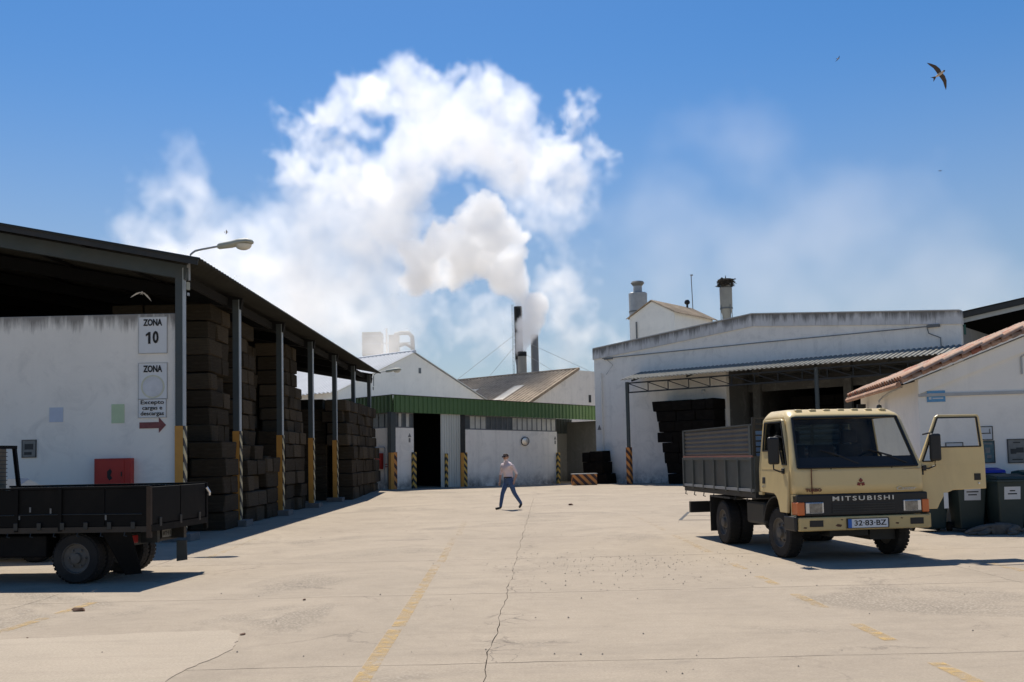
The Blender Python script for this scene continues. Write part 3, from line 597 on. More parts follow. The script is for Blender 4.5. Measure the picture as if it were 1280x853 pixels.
m = MB(); pr3 = corr_profile(12, 0.29, 0.05); m.sheet(lambda u, v: (-0.06 - pr3[int(u)][1], pr3[int(u)][0] - 0.11, v), range(len(pr3)), [3.75, 4.58], (0.012, 0, 0)); m.build('fascia', M['green'], gb, fix=False)
m = MB(); m.box(-0.12, 16.2, -0.19, -0.09, 4.58, 4.61); m.box(-0.12, -0.03, -0.09, 12, 4.58, 4.61); m.build('coping', M['dark_steel'], gb)
m = MB(); m.box(-0.02, 16.3, -0.05, 12, 4.36, 4.46); m.build('roof', M['roof_pale'], gb)
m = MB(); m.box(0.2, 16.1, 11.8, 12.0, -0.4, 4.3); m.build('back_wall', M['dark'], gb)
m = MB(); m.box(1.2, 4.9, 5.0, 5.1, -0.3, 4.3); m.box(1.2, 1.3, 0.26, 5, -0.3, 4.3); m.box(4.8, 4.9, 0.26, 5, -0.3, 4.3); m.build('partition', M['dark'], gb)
m = MB(); m.box(1.39, 4.78, 0.02, 0.3, 3.76, 3.95); m.build('lintel', M['dark_steel'], gb)
def window(u0, u1, z0, z1, n, dark=(), y=0.10, par=gb, side=False):
    w = bpy.data.objects.new('window', None); COL.objects.link(w); w.parent = par; w.location = (u0, y, z0)
    if side: w.rotation_euler = (0, 0, R(90))
    W_, H_ = u1 - u0, z1 - z0; f = MB()
    f.box(0, W_, -0.04, 0.04, 0, 0.05); f.box(0, W_, -0.04, 0.04, H_ - 0.05, H_)
    for k in range(n + 1):
        x = W_ * k / n; f.box(max(0, x - 0.022), min(W_, x + 0.022), -0.035, 0.035, 0.05, H_ - 0.05)
    f.build('frame', M['frame'], w)
    for k in range(n):
        p = MB(); p.box(W_ * k / n + 0.022, W_ * (k + 1) / n - 0.022, -0.006, 0.006, 0.05, H_ - 0.05); p.build('pane', M['pane_dark'] if k in dark else M['pane'], w)
window(4.80, 11.92, 3.005, 3.76, 18, (4, 5, 6, 7, 8, 0))
window(0.20, 1.38, 3.005, 3.76, 5, (0, 2, 4))
window(0.11, 6.0, 3.005, 3.76, 12, range(12), y=0.25, side=True)
m = MB(); pr4 = corr_profile(1.36, 0.165, 0.035); m.sheet(lambda u, v: (3.10 + pr4[int(u)][0], -0.02 - pr4[int(u)][1], v), range(len(pr4)), [0.03, 3.80], (0, 0.02, 0)); m.build('sliding_door', M['ribbed_door'], gb, fix=False)
m = MB(); m.box(4.44, 4.76, -0.05, 0.2, -0.2, 3.78); m.build('door_column', M['dark_steel'], gb)
m = MB(); m.box(-0.12, 0.17, -0.06, 0.22, -0.2, 3.76); m.build('corner_column', M['steel'], gb)
for u0, u1, mm in ((-0.14, 0.05, 'orange'), (4.42, 4.62, 'orange')):
    m = MB(); m.box(u0, u1, -0.09, 0.1, -0.1, 1.78); m.build('corner_guard', M[mm], gb)
for u0, u1 in ((0.052, 0.24), (4.622, 4.86), (1.24, 1.45), (11.86, 12.06)):
    m = MB(); m.box(u0, u1, -0.088, 0.1, -0.1, 1.80); m.build('striped_guard', M['stripe'] if u0 > 1 else M['stripe_red'], gb)
m = MB(); m.box(3.32, 3.47, -0.16, -0.06, -0.05, 1.74); m.build('striped_guard', M['stripe'], gb)
m = MB(); m.lathe([(0, -0.30), (0.10, -0.295), (0.20, -0.275), (0.29, -0.24), (0.30, -0.22), (0.30, -0.20), (0, -0.20)], 24, 'y', (0, 0, 0))
mir = thing('convex_mirror', 'round convex traffic mirror on the long white wall behind the walking man', 'mirror', (0, 0, 0)); 
gbM = Matrix.Translation((-5.9, 46.7, 0.145)) @ Matrix.Rotation(R(45.13), 4, 'Z') @ Matrix.Rotation(R(0.854), 4, 'Y')
mir.matrix_world = gbM @ Matrix.Translation((9.25, 0.05, 2.44)) @ Matrix.Rotation(R(-20), 4, 'Z') @ Matrix.Rotation(R(8), 4, 'X') @ Matrix.Scale(0.74, 4)
m.build('mirror_face', mat('mirror_glass', (0.70, 0.69, 0.66), 0.38, 0.75, 0.05), mir, smooth=True)
m = MB(); m.lathe([(0.30, -0.245), (0.335, -0.24), (0.335, -0.16), (0.30, -0.16)], 24, 'y'); m.tube([(0, 0, 0), (0, -0.18, 0)], 0.03); m.build('rim', M['black'], mir, smooth=True)
# things on and in the green building
def on_gb(o, u, y, z): o.matrix_world = gbM @ Matrix.Translation((u, y, z)); return o
o = on_gb(thing('notice_board', 'dark grey notice board in the recessed bay behind the striped post', 'notice board', (0, 0, 0)), 12.7, 2.78, 1.45); MB().box(-0.38, 0.38, -0.04, 0, -0.25, 0.25).build('panel', M['poster_ink'], o); 
f = MB()
for a in ((-0.41, 0.41, 0.25, 0.28), (-0.41, 0.41, -0.28, -0.25), (-0.41, -0.38, -0.25, 0.25), (0.38, 0.41, -0.25, 0.25)): f.box(a[0], a[1], -0.05, 0, a[2], a[3])
f.build('frame', M['frame'], o)
o = on_gb(thing('hose_cabinet', 'small dark cabinet with a red header in the recessed bay by the bale heap', 'fire cabinet', (0, 0, 0)), 14.6, 2.78, 0.92); MB().box(-0.38, 0.38, -0.18, 0, -0.55, 0.42).build('case', M['pane_dark'], o); MB().box(-0.42, 0.42, -0.2, 0, 0.42, 0.50).build('header', M['red'], o); MB().box(-0.10, 0.12, -0.19, -0.181, -0.4, 0.2).build('hose', M['poster_ink'], o)
for u, z, lab in ((1.12, 2.55, 'small warning triangle on the white wall left of the dark doorway'), (11.80, 2.55, 'small warning plate on the white wall beside the recessed bay')):
    o = on_gb(thing('warning_sign', lab, 'warning sign', (0, 0, 0)), u, 0.05, z); MB().prism([(-0.10, 0), (0.10, 0), (0, 0.19)], 'y', -0.02, -0.002).build('triangle', M['poster_grey'], o); MB().box(-0.05, 0.05, -0.015, -0.002, -0.26, -0.05).build('text_plate', M['poster_grey'], o)
o = on_gb(thing('floodlight', 'small pale lamp hanging inside the dark doorway', 'lamp', (0, 0, 0)), 2.1, 1.3, 2.95); MB().lathe([(0.0, 0.12), (0.05, 0.1), (0.09, 0.0), (0.11, -0.06), (0, -0.06)], 16).build('shade', M['white'], o, smooth=True); MB().tube([(0, 0, 0.1), (0, 0, 1.3)], 0.012).build('cord', M['black'], o)
o = on_gb(thing('placeholder', 'dim grey slatted crate standing in for a faint machine inside the dark doorway', 'placeholder', (0, 0, 0)), 3.5, 3.4, 0.0)  # slatted box added in place of a dim, unidentified machine
for k in range(5): MB().box(-0.45, 0.45, -0.4, -0.37, 0.12 + k * 0.19, 0.26 + k * 0.19).build('slat', M['stack_beige'], o)
MB().box(-0.44, 0.44, -0.36, 0.4, 0.02, 1.0).build('body', M['frame'], o); MB().box(-0.47, -0.39, -0.42, 0.4, 0.0, 1.1).box(0.39, 0.47, -0.42, 0.4, 0.0, 1.1).build('corner_post', M['frame'], o)
# fire point left of the corner column (on the side wall)
o = thing('hose_cabinet', 'red fire hose box on the side wall of the green-fascia building', 'fire cabinet'); o.matrix_world = gbM @ Matrix.Translation((0.02, 0.95, 1.35)) @ Matrix.Rotation(R(-90), 4, 'Z')
MB().box(-0.22, 0.22, -0.2, 0, -0.36, 0.42).build('case', M['red'], o, bevel=0.01); MB().box(-0.18, 0.18, -0.212, -0.201, -0.3, 0.36).build('door', M['red'], o)
o = thing('standpipe', 'bent grey pipe beside the red hose box on the side wall', 'pipe'); o.matrix_world = gbM @ Matrix.Translation((0.02, 0.45, 0)) @ Matrix.Rotation(R(-90), 4, 'Z')
MB().tube([(-0.75, -0.1, 2.05), (-0.1, -0.1, 2.05), (-0.04, -0.1, 2.0), (-0.04, -0.1, 0.35), (-0.14, -0.1, 0.3)], 0.035).build('pipe', M['galv'], o); MB().box(0.02, 0.28, -0.12, -0.04, 1.20, 1.24).box(0.02, 0.28, -0.12, -0.04, 1.08, 1.12).build('valve', M['red'], o)

# ================================================================ FAR GABLED BUILDINGS
def gable_building(name, label, loc, rot, apex, ul, ur, slope_l, slope_r, depth, wall_m, roof_m, flat_right=False, pitch=0.4):
    o = thing(name, label, 'building', loc, R(rot))
    zl = apex - slope_l * -ul; zr = apex if flat_right else apex - slope_r * ur
    poly = [(ul, -0.3), (ur, -0.3), (ur, zr), (0, apex), (ul, zl)]
    MB().prism(poly, 'y', 0, 0.25).build('gable_wall', wall_m, o)
    MB().box(ul, ul + 0.25, 0.25, depth, -0.3, zl - 0.05).build('side_wall', wall_m, o); MB().box(ur - 0.25, ur, 0.25, depth, -0.3, zr - 0.15).build('side_wall', wall_m, o)
    MB().prism(poly, 'y', depth - 0.25, depth - 0.001).build('back_wall', wall_m, o)
    pr = corr_profile(depth + 0.3, pitch, 0.06)
    m = MB(); m.sheet(lambda u, v: (v, pr[int(u)][0] - 0.15, apex + slope_l * v + 0.06 + pr[int(u)][1]), range(len(pr)), lin(ul - 0.4, 0, 5), (0, 0, 0.02)); m.build('roof_slope', roof_m, o, fix=False)
    m = MB(); sr = 0.0 if flat_right else slope_r
    m.sheet(lambda u, v: (v, pr[int(u)][0] + (0.3 if flat_right else -0.15), apex - sr * v - (0.5 if flat_right else -0.06) + pr[int(u)][1]), range(len(pr)), [0, ur + 0.2], (0, 0, 0.02)); m.build('roof_slope', roof_m, o, fix=False)
    m = MB(); m.tube([(0, -0.15, apex + 0.10), (0, depth + 0.15, apex + 0.10)], 0.11, 8); m.build('ridge_cap', roof_m, o, smooth=True)
    return o
wg = gable_building('white_gabled_building', 'white gabled warehouse with a white corrugated roof behind the green fascia', (-6.32, 62, 0), 48.8, 8.45, -6.2, 7.6, 0.435, 0.425, 15.5, M['wall_plain'], M['roof_white'])
m = MB(); m.box(0.42, 0.62, -0.03, 0.0, 7.15, 7.5); m.box(2.8, 2.95, -0.03, 0.0, 5.2, 5.3); m.build('vent', M['frame'], wg)
bg_ = gable_building('brown_roofed_building', 'white building with a weathered brown corrugated roof and pale skylights in front of the chimneys', (5.19, 75, 0), 48.8, 8.25, -8.0, 5.0, 0.465, 0.0, 13.2, M['wall'], M['roof_brown'], True)
for y0 in (3.3, 8.2):
    m = MB(); zf = lambda x: 8.25 + 0.465 * x + 0.16
    m.add([(-5.2, y0, zf(-5.2)), (-2.6, y0, zf(-2.6)), (-2.6, y0 + 1.0, zf(-2.6)), (-5.2, y0 + 1.0, zf(-5.2)), (-5.2, y0, zf(-5.2) - 0.08), (-2.6, y0, zf(-2.6) - 0.08), (-2.6, y0 + 1.0, zf(-2.6) - 0.08), (-5.2, y0 + 1.0, zf(-5.2) - 0.08)], [(0, 1, 2, 3), (7, 6, 5, 4), (0, 4, 5, 1), (1, 5, 6, 2), (2, 6, 7, 3), (3, 7, 4, 0)])
    m.build('skylight', M['skylight'], bg_)
m = MB(); m.box(1.35, 1.65, -0.03, 0.02, 5.75, 6.35); m.build('vent', M['black'], bg_)
m = MB(); m.bar((-8.2, -0.17, 8.25 - 0.465 * 8.2 + 0.12), (0, -0.17, 8.37), 0.06, 0.2); m.build('barge_board', M['roof_brown'], bg_)

# ================================================================ BIG WHITE MILL BUILDING (right)
bb = thing('mill_building', 'large white factory building with a low stained gable parapet and a canopy along its front', 'building', (4.72, 54.5, 0), R(-39.64))
BR = Matrix.Translation((4.72, 54.5, 0)) @ Matrix.Rotation(R(-39.64), 4, 'Z')
MB().prism([(0, -0.2), (8.2, -0.2), (8.2, 5.85), (18.7, 5.85), (18.7, -0.2), (19.6, -0.2), (19.6, 6.98), (9.8, 7.9), (0, 7.02)], 'y', 0, 0.3).build('front_wall', M['bigwall'], bb)
def par_poly(a, b_): return [(0, 7.02 - a), (9.8, 7.90 - a), (19.6, 6.98 - a), (19.6, 7.56), (9.8, 8.51), (0, 7.6)]
po = MB(); 
for (xa, xb, z0a, z0b, z1a, z1b) in ((-0.05, 9.8, 7.0, 7.9, 7.6, 8.51), (9.8, 19.65, 7.9, 6.97, 8.51, 7.56)):
    n = 9
    for k in range(n):
        u0, u1 = xa + (xb - xa) * k / n + 0.006, xa + (xb - xa) * (k + 1) / n - 0.006
        f = lambda u, a, b_: a + (b_ - a) * (u - xa) / (xb - xa)
        p = MB(); 
        # local origin at the top edge so streaks follow the coping
        zt = f((u0 + u1) / 2, z1a, z1b)
        p.prism([(u0, f(u0, z0a, z0b) - zt), (u1, f(u1, z0a, z0b) - zt), (u1, f(u1, z1a, z1b) - zt), (u0, f(u0, z1a, z1b) - zt)], 'y', -0.07, 0.32)
        q = p.build('parapet_panel', M['parapet'], bb); q.location = (0, 0, zt)
m = MB(); m.bar((0.0, -0.10, 7.63), (9.8, -0.10, 8.54), 0.5, 0.05); m.bar((9.8, -0.10, 8.54), (19.6, -0.10, 7.59), 0.5, 0.05); m.v = [(x, y + 0.22, z) for x, y, z in m.v]; m.build('coping', M['cement_ledge'], bb)
m = MB(); m.box(0.9, 18.9, -0.03, -0.002, 7.04, 7.08); m.build('moulding', M['bigwall'], bb)
m = MB(); m.tube([(0.6, -0.06, 7.02), (9.8, -0.09, 7.03), (18.6, -0.09, 7.0)], 0.018); m.build('cable', M['frame'], bb)
m = MB(); m.box(0.75, 1.3, -0.12, -0.002, 6.94, 7.02); m.tube([(0.9, -0.05, 6.95), (1.3, -0.05, 6.6), (0.85, -0.05, 6.1)], 0.012); m.build('cable_bracket', M['frame'], bb)
m = MB(); m.box(18.2, 18.75, -0.14, -0.002, 6.95, 7.07); m.tube([(18.2, -0.05, 6.95), (18.25, -0.05, 6.7), (18.75, -0.05, 6.45), (18.75, -0.05, 6.0)], 0.02); m.build('cable_bracket', M['frame'], bb)
m = MB(); m.tube([(0.5, -0.08, 6.2), (0.5, -0.08, -0.05)], 0.05); m.build('downpipe', M['bigwall'], bb)
m = MB(); m.box(0.06, 0.46, -0.02, -0.001, 0, 2.7); m.build('patch', M['wall_plain'], bb)
m = MB(); m.prism([(0.12, 3.0), (0.38, 3.0), (0.25, 3.28)], 'y', -0.02, -0.004); m.build('warning_triangle', M['poster_grey'], bb)
MB().box(-0.001, 0.29, 0.3, 14, -0.2, 7.0).build('side_wall', M['bigwall'], bb); MB().box(19.3, 19.6, 0.3, 14, -0.2, 6.9).build('side_wall', M['grey_wall'], bb)  # right wall takes the darker plaster for the rear shed's shade
m = MB(); m.prism([(0.3, 6.6), (9.8, 7.4), (19.3, 6.6), (19.3, 6.7), (9.8, 7.5), (0.3, 6.7)], 'y', 0.31, 14); m.build('roof', M['roof_pale'], bb)
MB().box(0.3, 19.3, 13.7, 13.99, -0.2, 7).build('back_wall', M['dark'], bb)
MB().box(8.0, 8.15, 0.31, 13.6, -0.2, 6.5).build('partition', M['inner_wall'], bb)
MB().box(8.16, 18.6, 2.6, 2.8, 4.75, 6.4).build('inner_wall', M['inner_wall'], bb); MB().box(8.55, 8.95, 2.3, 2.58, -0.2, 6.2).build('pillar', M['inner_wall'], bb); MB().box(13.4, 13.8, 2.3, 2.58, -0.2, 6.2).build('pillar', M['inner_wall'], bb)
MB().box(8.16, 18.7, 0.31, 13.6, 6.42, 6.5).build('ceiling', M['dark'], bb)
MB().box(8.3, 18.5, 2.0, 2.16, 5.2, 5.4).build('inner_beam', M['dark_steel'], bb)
# canopy
cn = MB(); pr = corr_profile(17.6, 0.24, 0.05)
cn.sheet(lambda u, v: (3.05 + pr[int(u)][0], -0.05 - v * 1.95, 6.02 - 0.5 * v + pr[int(u)][1]), range(len(pr)), [0, 0.5, 1.0], (0, 0, 0.02)); cn.build('canopy_roof', M['canopy'], bb, fix=False)
colc = MB(); colc.tube([(0, 0, 0), (0, 0, 5.42)], 0.10, 12); cme = colc.mesh('canopy_column', M['steel'], True)
for u in (3.32, 13.7, 20.2):
    c = inst('canopy_column', cme, bb, (u, -1.78, 0)); m = MB(); m.box(-0.12, 0.12, -0.12, 0.12, 0, 1.95); m.build('striped_guard', M['stripe_red'], c)
for z in (5.36, 4.86):
    m = MB(); m.bar((3.32, -1.78, z), (20.4, -1.78, z), 0.07, 0.07); m.build('chord', M['dark_steel'], bb)
wb = MB(); wb.box(-0.02, 0.02, -0.02, 0.02, 0, 0.44); wme = wb.mesh('web_post', M['dark_steel']); wd = MB(); wd.bar((0, 0, 0), (1.2, 0, -0.45), 0.04, 0.04); dme = wd.mesh('web_diagonal', M['dark_steel'])
for k in range(14):
    inst('web_post', wme, bb, (3.42 + 1.2 * k, -1.78, 4.89)); inst('web_diagonal', dme, bb, (3.44 + 1.2 * k, -1.78, 5.33))
for u in (3.6, 6.9, 10.2, 13.6, 17.0, 20.0):
    m = MB(); m.bar((u, -0.1, 5.90), (u, -1.75, 5.48), 0.06, 0.1); m.build('canopy_rafter', M['dark_steel'], bb)
# things in and by the mill
def on_bb(u, y, z=0): return (BR @ Vector((u, y, z)))
o = thing('bulkhead_lamp', 'small white lamp under the canopy of the big white building', 'lamp', on_bb(6.9, -0.02, 4.75), R(-39.64)); MB().lathe([(0, -0.16), (0.06, -0.15), (0.09, -0.08), (0.09, 0), (0, 0)], 14, 'y').build('lamp_glass', M['white'], o, smooth=True); MB().box(-0.1, 0.1, -0.03, 0, -0.02, 0.13).build('bracket', M['galv'], o)
RZB = R(-39.64)
def bale_b(u0, u1, y0, y1, z0, z1, label, group):
    c = on_bb((u0 + u1) / 2, (y0 + y1) / 2); o = inst('bale', rb.choice(BALK), None, (c.x, c.y, (z0 + z1) / 2), (0, 0, RZB + rb.uniform(-0.03, 0.03)), (u1 - u0, y1 - y0, z1 - z0)); tag(o, label, 'bale', group)
G2 = 'black bales by the big white building'
for r in range(8):
    z0, z1 = r * 0.54, (r + 1) * 0.54; x = 5.45 - 0.10 * r - (0.22 if r == 4 else 0) - (0.12 if r == 7 else 0); q = 0
    while x < 8.0:
        x2 = x + rb.choice((0.85, 1.0, 1.15)); x2 = 8.2 if x2 > 7.8 else x2
        bale_b(x + 0.005, x2 - 0.005, -1.45 + rb.uniform(-.05, .05), -0.2, z0, z1 - 0.005, '%s bale from the left in the %s row of the black pile under the canopy' % (('first', 'second', 'third', 'fourth', 'fifth')[q], ORD[r]), G2); x = x2; q += 1
for r in range(8):
    x = 10.2 + (0.15 if r % 2 else 0); q = 0
    while x < 18.3:
        w = rb.choice((0.95, 1.1, 1.25)); bale_b(x + 0.005, x + w - 0.005, 2.9 + rb.uniform(-.06, .06), 4.1, r * 0.55, r * 0.55 + 0.545, '%s bale from the left in the %s row inside the dark mill bay' % ((['first'] + NTH[1:])[q], ORD[r]), G2); x += w; q += 1
for (u0, u1, y0, y1, z0, z1, lb) in ((-0.05, 0.5, -1.3, -0.3, 0, 0.6, 'bottom left'), (0.5, 1.5, -1.35, -0.3, 0, 0.55, 'bottom right'), (-0.08, 0.45, -1.25, -0.3, 0.6, 1.2, 'middle left'), (0.45, 1.25, -1.3, -0.3, 0.55, 1.2, 'middle right'), (-0.1, 0.4, -1.3, -0.4, 1.2, 1.75, 'top left'), (0.4, 1.2, -1.25, -0.35, 1.2, 1.8, 'top right')):
    bale_b(u0, u1, y0, y1, z0, z1, lb + ' black bale of the low heap at the corner of the big white building', G2)
br = thing('hazard_barrier', 'low barrier block with orange and black hazard stripes by the bale heap', 'barrier', (3.75, 51.4, 0), R(8)); MB().box(-0.66, 0.66, -0.22, 0.22, 0.0, 0.58).build('block', M['stripe_red'], br, bevel=0.02); MB().box(-0.68, 0.68, -0.24, 0.24, 0.581, 0.62).build('cap', M['cement_ledge'], br)

# small house rising behind, with tank, cyclone and mast
sh = thing('roof_house', 'small white gabled house rising above the parapet of the big building', 'building', (8.04, 64.2, 0), R(-39.64))
MB().prism([(0, 3), (3.44, 3), (3.44, 10.75), (1.75, 11.65), (0, 10.75)], 'y', 0, 0.2).build('gable_wall', M['wall_plain'], sh)
MB().box(3.24, 3.44, 0.2, 5.2, 3, 10.75).build('side_wall', M['wall_plain'], sh); MB().box(0, 0.2, 0.2, 5.2, 3, 10.75).build('side_wall', M['wall_plain'], sh); MB().prism([(0, 3), (3.44, 3), (3.44, 10.75), (1.75, 11.65), (0, 10.75)], 'y', 5.0, 5.199).build('back_wall', M['wall_plain'], sh)
for s_ in (1, -1):
    m = MB(); pr = corr_profile(5.6, 0.3, 0.04)
    m.sheet(lambda u, v: (1.75 + s_ * v, pr[int(u)][0] - 0.15, 11.70 - 0.535 * v + pr[int(u)][1]), range(len(pr)), [0, 1.95], (0, 0, 0.03)); m.build('roof_slope', M['roof_brown'], sh, fix=False)
m = MB(); m.tube([(0.55, -0.06, 3), (0.55, -0.06, 10.4)], 0.05); m.build('downpipe', M['frame'], sh)
o = thing('roof_vent', 'small dark round vent on the ridge of the little white house', 'vent'); o.matrix_world = Matrix.Translation((8.04, 64.2, 0)) @ Matrix.Rotation(R(-39.64), 4, 'Z') @ Matrix.Translation((1.75, 4.75, 11.72)); MB().lathe([(0.07, 0), (0.07, 0.22), (0.18, 0.3), (0.2, 0.42), (0.12, 0.55), (0, 0.58)], 12).build('cowl', M['black'], o, smooth=True)
o = thing('antenna_mast', 'thin antenna mast behind the ridge of the little white house', 'antenna', (12.85, 66.9, 0)); MB().tube([(0, 0, 3), (0, 0, 11), (-0.06, 0, 14.0)], 0.03, 6).build('pole', M['frame'], o); MB().box(-0.12, 0.06, -0.03, 0.03, 14.0, 14.1).build('tip', M['galv'], o)
tk = thing('vent_tank', 'galvanised round tank with a narrow capped neck behind the little white house', 'tank', (9.42, 70, 0)); MB().lathe([(0.67, 3), (0.67, 12.4)], 28).build('shell', M['galv'], tk, smooth=True); MB().lathe([(0.69, 11.95), (0.69, 12.05)], 28).build('hoop', M['frame'], tk); MB().lathe([(0.67, 12.4), (0.68, 13.35), (0.6, 13.4), (0.33, 13.4)], 28).build('upper_shell', M['galv'], tk, smooth=True)
MB().lathe([(0.33, 13.4), (0.32, 13.9)], 20).build('neck', M['galv'], tk, smooth=True); MB().lathe([(0.32, 13.9), (0.50, 14.12), (0.42, 14.24), (0, 14.26)], 20).build('cap', M['frame'], tk, smooth=True)
cy = thing('dust_cyclone', 'beige metal dust cyclone on thin legs above the big building parapet', 'cyclone', (13.62, 60, 0)); MB().lathe([(0.38, 10.6), (0.39, 11.9)], 24).build('drum', M['stack_beige'], cy, smooth=True); MB().lathe([(0.38, 10.6), (0.16, 9.75), (0.16, 6)], 24).build('cone', M['stack_beige'], cy, smooth=True); MB().lathe([(0.40, 10.55), (0.40, 10.65)], 24).build('flange', M['frame'], cy); MB().lathe([(0.39, 11.9), (0.30, 11.98), (0.30, 12.25), (0, 12.27)], 24).build('collar', M['stack_beige'], cy, smooth=True)
for a in (0.4, 1.97, 3.54, 5.11):
    MB().tube([(0.42 * math.cos(a), 0.42 * math.sin(a), 6), (0.42 * math.cos(a), 0.42 * math.sin(a), 10.8)], 0.025, 6).build('leg', M['frame'], cy)
ns = thing('stork_nest', 'ragged twig nest ringing the top of the dust cyclone', 'nest', (13.62, 60, 12.0)); m = MB(); rn = random.Random(4)
for k in range(150):
    a = rn.uniform(0, 6.28); r_ = rn.uniform(0.36, 0.5); z = rn.uniform(0.0, 0.42); t = a + rn.uniform(0.8, 1.9); d = rn.uniform(0.12, 0.3)
    c = Vector((r_ * math.cos(a), r_ * math.sin(a), z)); e = Vector((math.cos(t), math.sin(t), rn.uniform(-.5, .4))) * d; m.bar(c - e, c + e, 0.025, 0.025)
m.lathe([(0.33, 0.28), (0.46, 0.24), (0.5, 0.36), (0.42, 0.46), (0, 0.42)], 14); m.build('twigs', M['twig'], ns, fix=False); MB().tube([(0.0, 0, 0.42), (0.02, 0, 0.7)], [0.05, 0.015], 6).build('upright_twig', M['twig'], ns)

# open shed behind the right end of the mill
os_ = thing('rear_shed', 'dark open shed beyond the right end of the big white building', 'shed', (19.95, 42.6, 0))
f = lambda x: 7.50 + 0.205 * x
m = MB(); m.prism([(-0.1, f(-0.1)), (14, f(14)), (14, f(14) + 0.06), (-0.1, f(-0.1) + 0.06)], 'y', -0.4, 12); m.build('roof', M['roof_dark'], os_)
MB().bar((-0.1, -0.38, f(-0.1) - 0.10), (14, -0.38, f(14) - 0.10), 0.04, 0.26).build('fascia', M['dark_steel'], os_)
MB().bar((0.05, -0.1, f(0) - 0.34), (14, -0.1, f(14) - 0.34), 0.16, 0.20).build('beam', M['steel_light'], os_)
MB().box(0.05, 0.22, -0.12, 0.1, 0, 7.1).build('column', M['steel_light'], os_); MB().box(13.6, 13.8, -0.12, 0.1, 0, 9.6).build('column', M['steel_light'], os_)
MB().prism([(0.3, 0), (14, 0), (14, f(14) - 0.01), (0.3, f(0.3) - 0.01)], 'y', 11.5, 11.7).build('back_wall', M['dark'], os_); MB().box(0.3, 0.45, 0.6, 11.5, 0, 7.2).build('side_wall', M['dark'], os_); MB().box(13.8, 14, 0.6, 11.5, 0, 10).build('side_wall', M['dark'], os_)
MB().tube([(0.12, -0.2, 7.0), (0.12, -0.2, 0)], 0.06).build('downpipe', M['galv'], os_); MB().box(0.0, 0.24, -0.28, -0.12, 6.55, 7.0).build('rain_head', M['binlid_green'], os_)

# ================================================================ CHIMNEYS AND FAR PLANT
ch = thing('smoke_stack', 'tall black chimney pouring thick white smoke', 'chimney', (0.80, 95, 0)); MB().lathe([(0.30, 0), (0.30, 10.6), (0.40, 11.2)], 20).build('lower_shaft', M['stack_grey'], ch, smooth=True); MB().lathe([(0.40, 11.2), (0.41, 16.5), (0.36, 16.5), (0.36, 15)], 20).build('upper_shaft', M['stack_black'], ch, smooth=True)
m = MB()
for dx in (-0.62, -0.50): m.tube([(dx, -0.1, 0), (dx, -0.1, 16.7)], 0.018, 5)
for z in lin(1, 16.6, 40): m.box(-0.62, -0.50, -0.11, -0.09, z, z + 0.02)
m.build('ladder', M['frame'], ch)
m = MB()
for p, q in (((0, 0, 14), (-8, 0, 8)), ((0, 0, 13), (-5.5, 2, 7)), ((0.2, 0, 13.2), (8, 0, 9.4)), ((0.2, 0, 12), (8.5, 2, 7))): m.tube([p, q], 0.016, 4)
m.build('guy_wire', M['galv'], ch)
c2 = thing('short_chimney', 'short beige chimney with a black rim giving off white steam', 'chimney', (1.07, 92, 0)); MB().lathe([(0.43, 0), (0.42, 11.2)], 20).build('shaft', M['stack_beige'], c2, smooth=True); MB().lathe([(0.44, 11.2), (0.44, 11.65), (0.36, 11.65), (0.36, 11.0)], 20).build('rim', M['stack_black'], c2, smooth=True)
c3 = thing('grey_chimney', 'plain grey chimney right of the two smoking stacks', 'chimney', (2.42, 97, 0)); MB().lathe([(0.44, 0), (0.38, 13.9), (0.33, 13.9), (0.33, 13)], 20).build('shaft', M['stack_grey'], c3, smooth=True)
si = thing('storage_silo', 'pale round silo with a bent duct, half hidden in steam above the white gable', 'silo', (-15.5, 108, 0)); MB().box(-1.15, 0.95, -1.0, 1.0, 0, 15.9).build('tower', M['silo'], si)
for z in (11.5, 12.5, 13.5, 14.5, 15.4): MB().box(-1.2, 1.0, -1.05, 1.05, z, z + 0.14).build('band', M['stack_grey'], si)
MB().tube([(1.55, -0.6, 0), (1.55, -0.6, 16.3)], 0.10, 8).build('mast', M['white'], si); MB().box(1.75, 2.85, -0.5, 0.7, 0, 15.6).build('second_tower', M['silo'], si)
for z in (12.2, 13.4, 14.6): MB().box(0.95, 4.4, -0.55, -0.45, z, z + 0.1).build('walkway_rail', M['stack_grey'], si)
MB().tube([(2.3, 0, 15.1), (2.5, 0, 15.7), (3.2, 0, 15.85), (4.0, 0, 15.8), (4.35, 0, 15.4), (4.4, 0, 14.6), (4.4, 0, 3)], 0.24, 12).build('duct', M['stack_grey'], si, smooth=True); MB().tube([(2.9, 0, 14.4), (3.6, 0, 14.6), (4.3, 0, 14.2)], 0.2, 10).build('duct', M['stack_grey'], si, smooth=True)

# ================================================================ SMALL TILED HOUSE (right)
ho = thing('tiled_house', 'small white house with a terracotta tile roof behind the beige truck', 'house', (8.05, 19.0, 0), R(-9.5))
HB = Matrix.Translation((8.05, 19.0, 0)) @ Matrix.Rotation(R(-9.5), 4, 'Z')
HS = 0.385; HD = 5.9
zr = lambda x: 3.0 + HS * x - 0.02          # underside of the tiles, x from the left wall
MB().prism([(0, -0.1), (8, -0.1), (8, zr(4) - HS * 4), (4, zr(4) - 0.03), (0, zr(0) - 0.03)], 'y', 0, 0.22).build('front_wall', M['wall_plain'], ho)
MB().box(0.0, 0.22, 0.22, HD, -0.1, zr(0) - 0.06).build('side_wall', M['wall_plain'], ho); MB().box(7.78, 8, 0.22, HD, -0.1, 2.9).build('side_wall', M['wall_plain'], ho); MB().box(0.22, 7.78, HD - 0.2, HD, -0.1, 3.0).build('back_wall', M['wall_plain'], ho)
